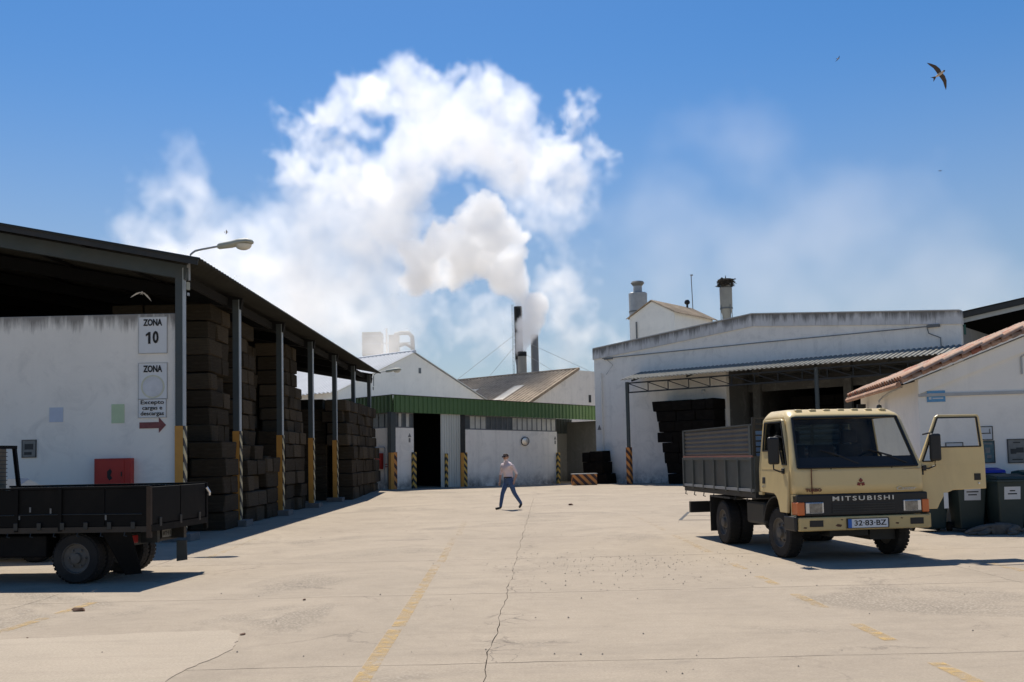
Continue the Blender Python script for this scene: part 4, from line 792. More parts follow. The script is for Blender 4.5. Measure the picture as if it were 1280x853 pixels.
m = MB(); m.prism([(0.0, zr(0) - 0.33), (4.0, zr(4) - 0.33), (4.0, zr(4) - 0.035), (0.0, zr(0) - 0.035)], 'y', -0.05, -0.002); m.build('rake_band', M['wall_plain'], ho)
MB().box(0.0, 8.0, -0.035, -0.002, 2.60, 2.66).build('moulding', M['cement_ledge'], ho)
m = MB(); m.prism([(-0.28, zr(-0.28)), (4.0, zr(4)), (8.28, zr(-0.28)), (8.28, zr(-0.28) + 0.03), (4.0, zr(4) + 0.03), (-0.28, zr(-0.28) + 0.03)], 'y', -0.12, HD + 0.15); m.build('roof_deck', M['cement_ledge'], ho)
def tile_mesh(conv):
    m = MB(); n = 6; L = 0.46; vs = []
    for y_, r_ in ((0, 0.105), (L, 0.085)):
        for rr_ in (r_, r_ - 0.016):
            for k in range(n + 1):
                t = math.pi * k / n; vs.append((y_, rr_ * math.cos(t), (rr_ * math.sin(t) * 0.8) if conv else (0.05 - rr_ * math.sin(t) * 0.55)))
    q = n + 1
    fs = []
    for k in range(n): fs += [(k, k + 1, 2 * q + k + 1, 2 * q + k), (q + k + 1, q + k, 3 * q + k, 3 * q + k + 1), (k, q + k, q + k + 1, k + 1), (2 * q + k, 2 * q + k + 1, 3 * q + k + 1, 3 * q + k)]
    m.add(vs, fs); return m
TM = [[tile_mesh(c).mesh('tile', M[t], True) for t in ('tile', 'tile2', 'tile3')] for c in (True, False)]
rt = random.Random(8); ang = math.atan(HS)
pan = MB()
for row in range(11):
    s_ = -0.34 + row * 0.40; x = s_ * math.cos(ang); z = zr(0) + 0.035 + x * HS + 0.012
    for c in range(25):
        y = -0.10 + c * 0.245
        inst('tile', TM[0][rt.choice((0, 0, 1, 1, 2))], ho, (x, y, z + 0.045 + rt.uniform(-.006, .006)), (0, -ang - 0.10, rt.uniform(-0.05, 0.05)))
        pan.add([(x - 0.02, y + 0.03, z + 0.03), (x + 0.46, y + 0.03, z + 0.02 + 0.46 * HS), (x + 0.46, y + 0.12, z - 0.02 + 0.46 * HS), (x - 0.02, y + 0.12, z - 0.01), (x - 0.02, y + 0.215, z + 0.03), (x + 0.46, y + 0.215, z + 0.02 + 0.46 * HS)], [(0, 1, 2, 3), (3, 2, 5, 4)])
tag(pan.build('pan_tiles', M['tile2'], ho, fix=False), kind='stuff')
m = MB(); m.bar((-0.30, -0.13, zr(-0.3) + 0.01), (4.0, -0.13, zr(4.0) + 0.01), 0.03, 0.035); m.build('verge_strip', M['wall_plain'], ho)
for row in range(22):
    x0 = (-0.34 + row * 0.20) * math.cos(ang); x1 = x0 + 0.25; zz = lambda x: zr(0) + x * HS
    q = MB(); q.tube([(x0, -0.10, zz(x0) + 0.075), (x1, -0.10, zz(x1) + 0.045)], [0.072, 0.045], 8); q.build('verge_tile', M[rt.choice(('tile', 'tile', 'tile2', 'tile3'))], ho, smooth=True)
for k in range(22):
    q = MB(); y = 0.02 + k * 0.26; q.tube([(-0.36, y, zr(-0.36) + 0.01), (-0.36, y + 0.27, zr(-0.36) + 0.01)], 0.055, 8); q.build('eave_tile', M['tile'], ho, smooth=True)
MB().box(0.16, 0.50, -0.02, -0.002, 2.46 + 0.03, 2.71).build('name_plate', M['sky_blue'], ho)
for zz in (2.64, 2.56):
    MB().box(0.19, 0.24, -0.024, -0.021, zz - 0.02, zz + 0.025).box(0.26, 0.46, -0.024, -0.021, zz - 0.012, zz + 0.012).build('name_plate_print', M['paper'], ho)
MB().tube([(1.95, -0.02, 3.34), (1.93, -0.02, 3.32), (1.93, -0.02, 2.98)], 0.018).tube([(2.15, -0.02, 3.36), (1.98, -0.02, 3.35)], 0.018).build('wall_conduit', M['cement_ledge'], ho)
def hboard(label, cat, x0, x1, z0, z1, mm, name='poster', lines=()):
    o = thing(name, label, cat, HB @ Vector(((x0 + x1) * 0.48, -0.002, (z0 + z1) / 2)), R(-9.5)); w, h = (x1 - x0) / 2, (z1 - z0) / 2
    MB().box(-w, w, -0.012, -0.002, -h, h).build('sheet', M[mm], o)
    f = MB(); e = 0.014
    for a in ((-w - e, w + e, h, h + e), (-w - e, w + e, -h - e, -h), (-w - e, -w, -h, h), (w, w + e, -h, h)): f.box(a[0], a[1], -0.02, -0.001, a[2], a[3])
    f.build('frame', M['poster_ink'], o)
    for (a, b_, c, d, q) in lines: MB().box(a * w, b_ * w, -0.016, -0.013, c * h, d * h).build('print', M[q], o)
    return o
hboard('small white framed notice on the house wall above the teal poster', 'notice', 1.16, 1.38, 1.73, 1.97, 'paper', 'notice', ((-0.8, 0.8, -0.1, 0.05, 'poster_ink'), (0.5, 0.7, 0.05, 0.7, 'poster_grey')))
hboard('teal poster on the house wall beside the open truck door', 'poster', 1.19, 1.40, 1.28, 1.69, 'poster_teal', 'poster', ((-0.5, 0.3, -0.1, 0.4, 'poster_grey'), (-0.7, 0.7, 0.7, 0.85, 'poster_grey'), (-0.3, 0.5, -0.6, -0.3, 'poster_grey')))
hboard('grey poster with a dark print on the house wall above the blue bin lid', 'poster', 1.68, 2.0, 1.27, 1.71, 'poster_grey', 'poster', ((-0.75, -0.1, -0.25, 0.2, 'poster_ink'), (-0.1, 0.75, -0.15, 0.3, 'poster_ink'), (-0.4, 0.4, 0.7, 0.8, 'poster_ink'), (-0.6, 0.6, -0.8, -0.7, 'poster_ink')))
hboard('small white framed notice seen through the window of the open truck door', 'notice', 0.5, 0.8, 1.52, 1.67, 'paper', 'notice', ((-0.6, 0.6, -0.2, 0.2, 'poster_grey'),))
o = thing('security_camera', 'small dark camera on the side wall of the tiled house under the eave', 'camera', HB @ Vector((0, 5.0, 2.66)), R(-99.5)); MB().box(-0.06, 0.06, -0.26, -0.06, -0.06, 0.05).build('body', M['black'], o, bevel=0.012); MB().tube([(0, 0, -0.08), (0, -0.08, -0.08), (0, -0.12, -0.03)], 0.015).build('bracket', M['black'], o); MB().tube([(0.05, -0.01, -0.05), (0.1, -0.01, -0.25), (0.06, -0.01, -0.35)], 0.008).build('cable', M['black'], o)
o = thing('wall_lamp', 'grey wall lamp with a pipe on the side wall of the tiled house', 'lamp', HB @ Vector((0, 2.9, 2.46)), R(-99.5)); MB().lathe([(0, 0.14), (0.05, 0.12), (0.07, 0.0), (0.09, -0.12), (0, -0.12)], 14, 'z', (0, -0.16, 0)).build('shade', M['steel'], o, smooth=True); MB().tube([(0, -0.16, 0.12), (0, -0.16, 0.22), (0.12, -0.1, 0.30), (0.5, -0.04, 0.37), (1.65, -0.03, 0.42)], 0.018).build('pipe', M['galv'], o)
# wheeled bins in the shade of the house
def bin_(loc, label, lid, paper, rz=0.0, h=1.0, lines=2):
    o = thing('wheeled_bin', label, 'bin', loc, rz, 'wheeled bins along the house wall')
    b = MB(); a, t = 0.21, 0.27
    b.add([(-a, -0.22, 0.06), (a, -0.22, 0.06), (a, 0.2, 0.06), (-a, 0.2, 0.06), (-t, -0.30, h - 0.06), (t, -0.30, h - 0.06), (t, 0.3, h - 0.06), (-t, 0.3, h - 0.06)], [(0, 3, 2, 1), (0, 1, 5, 4), (1, 2, 6, 5), (2, 3, 7, 6), (3, 0, 4, 7), (4, 5, 6, 7)]); b.build('body', M['bin'], o, bevel=0.025)
    MB().box(-t - 0.02, t + 0.02, -0.33, 0.32, h - 0.09, h - 0.04).build('rim', M['bin'], o, bevel=0.01)
    l = MB(); l.prism([(-0.34, h - 0.035), (0.30, h - 0.035), (0.30, h + 0.03), (0.0, h + 0.06), (-0.30, h + 0.02)], 'x', -t - 0.015, t + 0.015); l.build('lid', M[lid], o, bevel=0.012)
    MB().tube([(-t, 0.34, h - 0.03), (t, 0.34, h - 0.03)], 0.018).build('handle', M['bin'], o)
    for s_ in (-1, 1): MB().lathe([(0, -0.03), (0.09, -0.03), (0.09, 0.03), (0, 0.03)], 18, 'x', (s_ * 0.25, 0.22, 0.09)).build('wheel', M['rubber'], o)
    if paper:
        p = MB(); fy = lambda z: -0.22 - 0.08 * (z - 0.06) / (h - 0.12) - 0.006
        z0, z1 = h - 0.40, h - 0.17; p.add([(-0.15, fy(z0), z0), (0.15, fy(z0), z0), (0.15, fy(z1), z1), (-0.15, fy(z1), z1)], [(0, 1, 2, 3)]); pp_ = p.build('label', M['paper'], o)
        for i in range(lines):
            z = z1 - 0.085 - 0.055 * i; w = (0.11, 0.08)[i] if paper == 1 else (0.05, 0.085)[i]; q = MB(); q.add([(-w, fy(z) - 0.002, z), (w, fy(z) - 0.002, z), (w, fy(z) - 0.002, z + 0.028), (-w, fy(z) - 0.002, z + 0.028)], [(0, 1, 2, 3)]); q.build('label_print', M['ink'], pp_)
    return o
bin_((7.92, 18.45, 0), 'dark green bin without label, behind the bottom of the open truck door', 'binlid_green', 0, R(2))
bin_((8.52, 18.2, 0), 'dark green bin with a two-line white label right beside the open truck door', 'binlid_green', 1, R(-2))
bin_((9.03, 18.55, 0), 'dark bin with a bright blue lid standing behind the labelled bins', 'binlid_blue', 0, 0, 1.12)
bin_((9.06, 17.85, 0), 'dark green bin with a white label just behind the lying dog', 'bin', 2, R(2), 1.02)
bin_((9.66, 17.9, 0), 'green lidded bin at the right edge of the yard', 'binlid_green', 1, R(-3), 1.08)

# ================================================================ BEIGE TRUCK
tk = thing('beige_truck', 'beige flatbed truck with its driver door wide open, parked facing the camera', 'truck', (4.885, 14.62, 0), R(7))
def wheel_meshes(r, w, rim_m='rim'):
    t = MB(); t.lathe([(r * 0.60, -w / 2), (r * 0.92, -w / 2), (r * 0.985, -w * 0.38), (r, -w * 0.25), (r, w * 0.25), (r * 0.985, w * 0.38), (r * 0.92, w / 2), (r * 0.60, w / 2), (r * 0.58, 0), (r * 0.60, -w / 2)], 36, 'x')
    tre = MB()
    for k in range(36):
        a = 2 * math.pi * k / 36; c, s_ = math.cos(a), math.sin(a)
        for sgn in (-1, 1):
            b0, b1 = (0.03 * w, 0.46 * w) if sgn > 0 else (-0.46 * w, -0.03 * w); da = 0.055
            a2 = a + (0.087 if sgn > 0 else 0)
            vs = [(x, rr_ * math.cos(a2 + d), rr_ * math.sin(a2 + d)) for x in (b0, b1) for d in (-da, da) for rr_ in (r * 0.975, r * 1.008)]
            t.add(vs, [(0, 1, 3, 2), (4, 6, 7, 5), (0, 4, 5, 1), (2, 3, 7, 6), (1, 5, 7, 3)])
    ri = MB(); q = w / 2
    ri.lathe([(r * 0.61, q * 0.96), (r * 0.58, q * 0.99), (r * 0.55, q * 0.6), (r * 0.40, q * 0.40), (r * 0.30, q * 0.55), (r * 0.22, q * 0.62), (r * 0.20, q * 1.05), (r * 0.10, q * 1.15), (0, q * 1.15)], 28, 'x')
    for k in range(6):
        a = 2 * math.pi * k / 6; ri.lathe([(0.016, q * 0.45), (0.016, q * 0.75), (0, q * 0.77)], 8, 'x', (0, r * 0.34 * math.cos(a), r * 0.34 * math.sin(a)))
    ri.lathe([(r * 0.61, -q * 0.8), (0, -q * 0.5)], 24, 'x')
    return t.mesh('tyre', M['rubber'], True), ri.mesh('rim', M[rim_m], True)
TY, RI = wheel_meshes(0.375, 0.20)
def wheel(par, x, y, r, ty, ri, flip, steer=0.0):
    w = bpy.data.objects.new('wheel', None); COL.objects.link(w); w.parent = par; w.location = (x, y, r); w.rotation_euler = (0, 0, (math.pi if flip else 0) + steer)
    inst('tyre', ty, w); inst('rim', ri, w); return w
wheel(tk, -0.83, 0, 0.375, TY, RI, True, R(4)); wheel(tk, 0.83, 0, 0.375, TY, RI, False, R(4))
for x, fl in ((-0.86, True), (-0.64, True), (0.64, False), (0.86, False)): wheel(tk, x, 2.4, 0.375, TY, RI, fl)
# cab shell: plan loops lofted in z
def cab_loop(z):
    lean = max(0.0, z - 1.34); w = 0.985 - 0.135 * lean - (0.10 * ((z - 2.08) / 0.13) ** 2 if z > 2.08 else 0)
    yf = -0.80 + 0.05 * (z - 0.97) if z <= 1.34 else -0.78 + 0.50 * lean
    if z > 2.08: yf += 0.12 * ((z - 2.08) / 0.13) ** 1.5 * 1.6
    yb = 0.62 - (0.06 if z > 2.12 else 0)
    pts = [(-w + 0.02, yb), (-w, 0.47), (-w, yf + 0.20)]; rc = 0.11
    for t in (0.0, 30, 60, 90): pts.append((-w + rc - rc * math.cos(R(t)), yf + rc - rc * math.sin(R(t))))
    for f_ in (-0.66, -0.33, 0, 0.33, 0.66): pts.append((f_ * (w - rc), yf - 0.03 * (1 - f_ * f_)))
    for t in (90, 60, 30, 0): pts.append((w - rc + rc * math.cos(R(t)), yf + rc - rc * math.sin(R(t))))
    pts += [(w, yf + 0.20), (w, 0.47), (w - 0.02, yb), (0.6 * w, yb), (0, yb), (-0.6 * w, yb)]
    return [(x, y, z) for x, y in pts]
LV = [0.97, 1.10, 1.28, 1.345, 1.5, 1.75, 2.0, 2.075, 2.13, 2.175, 2.205]
loops = [cab_loop(z) for z in LV]; N = len(loops[0])
cb_ = MB(); cb_.v = [p for L in loops for p in L]
for i in range(len(LV) - 1):
    for k in range(N):
        k2 = (k + 1) % N; zl, zh = LV[i], LV[i + 1]
        ws = 1.34 < zl and zh < 2.08 and 5 <= k <= 11     # windscreen opening
        door = zh < 2.08 and (k in (1,) or k in (16,))     # door openings
        rearw = 1.34 < zl and zh < 2.05 and zl >= 1.5 and k in (19, 20)
        if ws or door or rearw: continue
        cb_.f.append((i * N + k, i * N + k2, (i + 1) * N + k2, (i + 1) * N + k)); cb_.m.append(0)
cb_.f.append(tuple((len(LV) - 1) * N + k for k in range(N))); cb_.m.append(0)
cab = cb_.build('cab', M['beige'], tk, smooth=True); so = cab.modifiers.new('solid', 'SOLIDIFY'); so.thickness = 0.03; so.offset = -1; cab.data.materials.append(M['interior']); so.material_offset = 1
# stamped roof ribs
for k in range(7):
    x = -0.66 + 0.22 * k; q = MB(); q.bar((x, -0.27, 2.182), (x, 0.5, 2.192), 0.11, 0.045); q.build('roof_rib', M['beige'], tk, bevel=0.02)
# lower cab: quarter panels, sills and arches
def side_low(x0, x1): 
    m = MB(); m.prism([(-0.775, 0.965), (-0.775, 0.66), (-0.60, 0.66), (-0.60, 0.965)], 'x', x0, x1); m.prism([(0.47, 0.965), (0.61, 0.965), (0.61, 0.92), (0.47, 0.92)], 'x', x0, x1); return m
side_low(-0.985, -0.945).build('corner_panel', M['beige'], tk); side_low(0.945, 0.985).build('corner_panel', M['beige'], tk)
for sgn in (-1, 1):
    m = MB(); pts = [(0.50 * math.cos(t), 0.42 + 0.50 * math.sin(t)) for t in lin(R(12), R(168), 14)]
    xa, xb = (-0.97, -0.62) if sgn < 0 else (0.62, 0.97)
    for a, b_ in zip(pts[:-1], pts[1:]): m.prism([a, b_, (b_[0] * 0.96, 0.42 + (b_[1] - 0.42) * 0.96), (a[0] * 0.96, 0.42 + (a[1] - 0.42) * 0.96)], 'x', xa, xb)
    m.build('wheel_arch', M['black'], tk)
    s_ = MB(); s_.box(xa if sgn < 0 else 0.75, -0.75 if sgn < 0 else xb, -0.74, -0.40, 0.46, 0.62); s_.build('step', M['dark_steel'], tk)
    c = MB(); c.box(-1.04 if sgn < 0 else 0.985, -0.985 if sgn < 0 else 1.02, -0.84, -0.45, 0.45, 0.66); c.build('bumper_corner', M['black'] if sgn < 0 else M['beige2'], tk, bevel=0.02)
# doors
def door_mesh():
    """door in its own plane: u from hinge to latch, z up; returns frame with window opening"""
    outer = [(0.0, 0.70), (0.26, 0.70), (0.30, 0.78), (0.36, 0.87), (0.43, 0.93), (0.52, 0.965), (1.05, 0.975), (1.05, 1.36), (1.04, 1.62), (0.99, 2.04), (0.965, 2.075), (0.33, 2.075), (0.29, 2.05), (0.0, 1.37)]
    inner = [(0.90, 1.02), (0.9, 1.02)]
    win = [(0.055, 1.395), (0.215, 1.395), (0.325, 1.60), (0.985, 1.60), (0.94, 2.03), (0.315, 2.03)]
    bm = bmesh.new()
    ov = [bm.verts.new((u, 0, z)) for u, z in outer]; iv = [bm.verts.new((u, 0, z)) for u, z in win]
    es = [bm.edges.new((L[i], L[(i + 1) % len(L)])) for L in (ov, iv) for i in range(len(L))]
    bmesh.ops.triangle_fill(bm, use_beauty=True, edges=es, normal=(0, -1, 0))
    bmesh.ops.dissolve_limit(bm, angle_limit=0.01, verts=bm.verts, edges=bm.edges, delimit=set())
    for v in bm.verts:
        if v.co.z > 1.4: v.co.y += 0.0
    me = bpy.data.meshes.new('door'); bm.to_mesh(me); bm.free(); me.materials.append(M['beige']); return me, win
DM, WIN = door_mesh()
def door(par, loc, rz, label=None, glassy=True, mirror_side=1):
    d = inst('door', DM, par, loc, (0, 0, rz)); 
    s_ = d.modifiers.new('solid', 'SOLIDIFY'); s_.thickness = 0.045; s_.offset = 0; b = d.modifiers.new('bevel', 'BEVEL'); b.width = 0.012; b.segments = 2; b.limit_method = 'ANGLE'; b.angle_limit = R(40)
    if label: d['label'] = label
    y = -0.03 * mirror_side
    h = MB(); h.box(0.86, 0.965, min(y, y * 0.6), max(y, y * 0.6), 1.10, 1.20); h.build('handle', M['black'], d, bevel=0.01)
    k = MB(); k.lathe([(0, 0), (0.014, 0), (0.014, 0.012), (0, 0.012)], 12, 'y', (0.93, y - 0.006, 1.055)); k.build('lock', M['chrome'], d)
    se = MB(); n_ = len(WIN)
    for i in range(n_):
        a, b_ = WIN[i], WIN[(i + 1) % n_]; se.bar((a[0], y * 0.8, a[1]), (b_[0], y * 0.8, b_[1]), 0.02, 0.02)
    se.build('window_seal', M['black'], d)
    ln = MB(); ln.box(0.05, 1.02, min(y * 0.86, y * 0.7), max(y * 0.86, y * 0.7), 1.32, 1.335); ln.build('crease', M['beige'], d)
    return d
dl = door(tk, (-0.982, -0.585, 0), R(90), mirror_side=-1); dl.rotation_euler = (R(4), 0, R(90)); dl.location.x = -1.065
gsd = MB(); gsd.prism(WIN, 'y', -0.003, 0.003); gsd.build('window_glass', M['glass_side'], dl)
dr = door(tk, (0.985, -0.62, 0), R(1), 'open beige driver door')
MB().box(0.02, 0.06, -0.03, 0.03, 0.8, 0.86).box(0.02, 0.06, -0.03, 0.03, 1.2, 1.26).build('hinge', M['black'], dr)
MB().box(0.36, 0.43, -0.026, -0.024, 0.70, 0.93).build('sticker', M['paper'], dr)
# mirrors
def mirror(x, y, z, sgn, label=None):
    o = bpy.data.objects.new('mirror', None); COL.objects.link(o); o.parent = tk; o.location = (x, y, z)
    MB().box(-0.085, 0.085, -0.035, 0.035, -0.20, 0.20).build('mirror_housing', M['black'], o, bevel=0.03)
    MB().tube([(0, 0.02, 0.18), (-sgn * 0.06, 0.02, 0.21), (-sgn * 0.16, 0.05, 0.19)], 0.012).tube([(0, 0.02, -0.19), (-sgn * 0.0, 0.02, -0.27), (-sgn * 0.10, 0.03, -0.31), (-sgn * 0.16, 0.05, -0.30)], 0.012).build('mirror_arm', M['black'], o, smooth=True)
    MB().box(-0.03 - sgn * 0.17, 0.03 - sgn * 0.17, 0.01, 0.09, -0.34, -0.26).build('mirror_mount', M['black'], o, bevel=0.008)
mirror(-1.16, -0.47, 1.60, -1); mirror(1.20, -0.72, 1.60, 1)
# windscreen, dashboard, seats, rear window
bl, tl = cab_loop(1.345), cab_loop(2.075)
g = MB(); idx = list(range(5, 13)); vs = [Vector(bl[i]) + Vector((0, 0.012, 0)) for i in idx] + [Vector(tl[i]) + Vector((0, 0.012, 0)) for i in idx]; n_ = len(idx)
g.add(vs, [(i, i + 1, n_ + i + 1, n_ + i) for i in range(n_ - 1)]); g.build('windscreen', M['glass'], tk, smooth=True, fix=False)
def along(L, dy, r):
    m = MB(); m.tube([Vector(p) + Vector((0, dy, 0)) for p in L], r, 6); return m
along([bl[i] for i in range(5, 13)], -0.006, 0.018).tube([Vector(tl[i]) + Vector((0, -0.006, 0)) for i in range(5, 13)], 0.016, 6).tube([Vector(bl[5]) + Vector((0, -.006, 0)), Vector(tl[5]) + Vector((0, -.006, 0))], 0.018, 6).tube([Vector(bl[12]) + Vector((0, -.006, 0)), Vector(tl[12]) + Vector((0, -.006, 0))], 0.018, 6).build('windscreen_seal', M['black'], tk, smooth=True)
# black band at the foot of the windscreen
f2 = lambda t: [Vector(bl[i]).lerp(Vector(tl[i]), t) + Vector((0, -0.004, 0)) for i in range(5, 13)]
m = MB(); a, b_ = f2(0.0), f2(0.20); m.add(a + b_, [(i, i + 1, n_ + i + 1, n_ + i) for i in range(n_ - 1)]); m.build('windscreen_band', M['black'], tk, fix=False)
for x0, x1 in ((-0.42, -0.02), (0.30, 0.72)):
    p = lambda x, t: Vector((x, -0.81 + 0.365 * t + 0.02 * (x / 0.9) ** 2, 1.345 + 0.73 * t))
    m = MB(); m.tube([p(x1, 0.06), p(x0 + 0.1, 0.24), p(x0, 0.30)], 0.010, 5).tube([p(x0 - 0.12, 0.34), p(x0 + 0.22, 0.20)], 0.009, 5); m.build('wiper', M['black'], tk)
MB().prism([(-0.70, 1.0), (-0.70, 1.32), (-0.42, 1.40), (-0.30, 1.30), (-0.30, 1.0)], 'x', -0.9, 0.9).build('dashboard', M['interior'], tk, bevel=0.02)
m = MB(); m.lathe([(0.19 + 0.018 * math.cos(t), 0.018 * math.sin(t)) for t in lin(0, 2 * math.pi, 9)], 24, 'z'); m.box(-0.19, 0.19, -0.02, 0.02, -0.02, 0.0); sw = m.build('steering_wheel', M['black'], tk, smooth=True); sw.location = (0.42, -0.22, 1.44); sw.rotation_euler = (R(-38), 0, 0)
for x in (-0.5, -0.02, 0.45):
    s_ = bpy.data.objects.new('seat', None); COL.objects.link(s_); s_.parent = tk; s_.location = (x, 0, 0)
    MB().box(-0.21, 0.21, -0.15, 0.35, 0.98, 1.12).build('cushion', M['seat'], s_, bevel=0.04); MB().prism([(0.30, 1.1), (0.42, 1.1), (0.48, 1.68), (0.40, 1.68)], 'x', -0.21, 0.21).build('backrest', M['seat'], s_, bevel=0.03)
    if x != -0.02: MB().box(-0.13, 0.13, 0.39, 0.47, 1.70, 1.90).build('headrest', M['seat'], s_, bevel=0.03)
MB().box(-0.9, 0.9, -0.6, 0.58, 0.93, 0.97).build('cab_floor', M['interior'], tk)
MB().box(-0.84, 0.84, -0.3, 0.5, 2.10, 2.13).build('headlining', M['interior_tan'], tk)
MB().box(-0.56, 0.56, 0.578, 0.584, 1.5, 2.0).build('rear_window', M['glass'], tk)
# grille, badges, lamps, bumper
MB().box(-0.985, 0.985, -0.83, -0.66, 0.655, 0.965).build('grille', M['black'], tk, bevel=0.02)
for z in (0.70, 0.735, 0.77, 0.805): MB().box(-0.47, 0.47, -0.842, -0.829, z, z + 0.018).build('grille_slat', M['dark_steel'], tk)
text('lettering', 'MITSUBISHI', 0.088, M['badge'], tk, (0.0, -0.836, 0.895), bold=0.0014, space=1.3, fit=0.92)
lg = bpy.data.objects.new('emblem', None); COL.objects.link(lg); lg.parent = tk; lg.location = (-0.02, -0.826, 1.115)
for a in (0, 120, 240):
    q = MB(); s_ = 0.062; q.prism([(0, 0.004), (0.030, 0.004 + s_ / 2), (0, 0.004 + s_), (-0.030, 0.004 + s_ / 2)], 'y', -0.008, 0.01); d = q.build('diamond', M['redlogo'], lg); d.rotation_euler = (0, R(a), 0)
text('badge', 'TURBO', 0.06, M['brownletter'], tk, (-0.73, -0.822, 1.025), bold=0.003, fit=0.24)
text('badge', 'Canter', 0.07, M['badge'], tk, (0.66, -0.825, 1.02), bold=0.0, fit=0.30, shear=0.25)
MB().box(-0.753, -0.7505, -0.832, -0.80, 0.975, 1.33).build('panel_seam', M['brownletter'], tk)
for sgn in (-1, 1):
    h = bpy.data.objects.new('headlight', None); COL.objects.link(h); h.parent = tk; h.location = (sgn * 0.735, -0.832, 0.775)
    MB().box(-0.135, 0.135, -0.02, 0.03, -0.08, 0.08).build('bezel', M['chrome'], h, bevel=0.012)
    MB().box(-0.095 - sgn * 0.015, 0.095 - sgn * 0.015, -0.028, -0.018, -0.066, 0.066).build('lens', M['lens'], h, bevel=0.012)
    MB().box(min(sgn * 0.15, sgn * 0.255), max(sgn * 0.15, sgn * 0.255), -0.02, 0.2, -0.10, 0.085).build('indicator', M['amber'], h, bevel=0.012)
MB().box(-0.985, 0.985, -0.87, -0.76, 0.45, 0.645).build('bumper', M['beige2'], tk, bevel=0.02)
for x in (-0.73, 0.78): MB().box(x - 0.10, x + 0.10, -0.876, -0.865, 0.51, 0.60).build('bumper_recess', M['black'], tk)
for x, z, s_ in ((-0.40, 0.52, .05), (-0.35, 0.60, .02), (0.48, 0.53, .03), (-0.90, 0.50, .03), (0.55, 0.6, .02), (-0.2, 0.48, .02)):
    m = MB(); m.prism([(x - s_, z), (x - s_ * .3, z + s_ * .5), (x + s_, z + s_ * .2), (x + s_ * .6, z - s_ * .4), (x - s_ * .4, z - s_ * .3)], 'y', -0.8725, -0.8695); m.build('rust_spot', M['scrap'], tk)
MB().box(-0.75, 0.97, -0.795, -0.780, 1.300, 1.304).build('panel_seam', M['brownletter'], tk)
for x in (-0.45, 0.02, 0.47): MB().lathe([(0, -0.006), (0.010, -0.006), (0.010, 0.004), (0, 0.004)], 10, 'y', (x, -0.80, 1.325)).build('washer_jet', M['black'], tk)
pl = bpy.data.objects.new('number_plate', None); COL.objects.link(pl); pl.parent = tk; pl.location = (0.03, -0.885, 0.545)
MB().box(-0.30, 0.30, -0.006, 0.012, -0.062, 0.062).build('plate', M['platewhite'], pl); MB().box(-0.30, -0.245, -0.009, -0.0065, -0.062, 0.062).build('blue_band', M['blue'], pl)
MB().box(-0.315, -0.3, -0.01, 0.013, -0.07, 0.07).box(0.3, 0.315, -0.01, 0.013, -0.07, 0.07).box(-0.3, 0.3, -0.01, 0.013, 0.062, 0.07).box(-0.3, 0.3, -0.01, 0.013, -0.07, -0.062).build('plate_frame', M['black'], pl)
text('plate_number', '32\u00b783\u00b7BZ', 0.105, M['ink'], pl, (0.03, -0.009, 0.0), bold=0.0015, ext=0.001, fit=0.48)
# chassis
for x in (-0.38, 0.38): MB().box(x - 0.04, x + 0.04, -0.6, 4.4, 0.56, 0.74).build('chassis_rail', M['dark_steel'], tk)
MB().tube([(-0.8, 0, 0.375), (0.8, 0, 0.375)], 0.06).build('front_axle', M['dark_steel'], tk); MB().tube([(-0.8, 2.4, 0.375), (0.8, 2.4, 0.375)], 0.07).lathe([(0, -0.2), (0.17, -0.15), (0.2, 0), (0.17, 0.15), (0, 0.2)], 16, 'x', (0, 2.4, 0.4)).build('rear_axle', M['dark_steel'], tk)
MB().box(0.35, 0.80, -0.3, 0.5, 0.25, 0.5).box(-0.3, 0.3, -0.35, 0.7, 0.32, 0.9).build('engine', M['dark_steel'], tk)
MB().box(-0.85, -0.45, 0.75, 1.55, 0.42, 0.80).build('fuel_tank', M['dark_steel'], tk, bevel=0.05); MB().box(0.45, 0.85, 0.9, 1.5, 0.45, 0.8).build('battery_box', M['dark_steel'], tk)
for sgn in (-1, 1):
    MB().box(sgn * 0.76 - 0.22, sgn * 0.76 + 0.22, 3.0, 3.015, 0.18, 0.82).build('mud_flap', M['black'], tk)
    MB().box(sgn * 0.78 - 0.22, sgn * 0.78 + 0.22, 1.9, 2.95, 0.80, 0.83).build('rear_mudguard', M['dark_steel'], tk)
MB().box(-1.0, -0.55, 4.1, 4.2, 0.45, 0.66).box(0.55, 1.0, 4.1, 4.2, 0.45, 0.66).box(-0.9, 0.9, 4.22, 4.28, 0.5, 0.62).build('tail_lamp_bar', M['black'], tk)
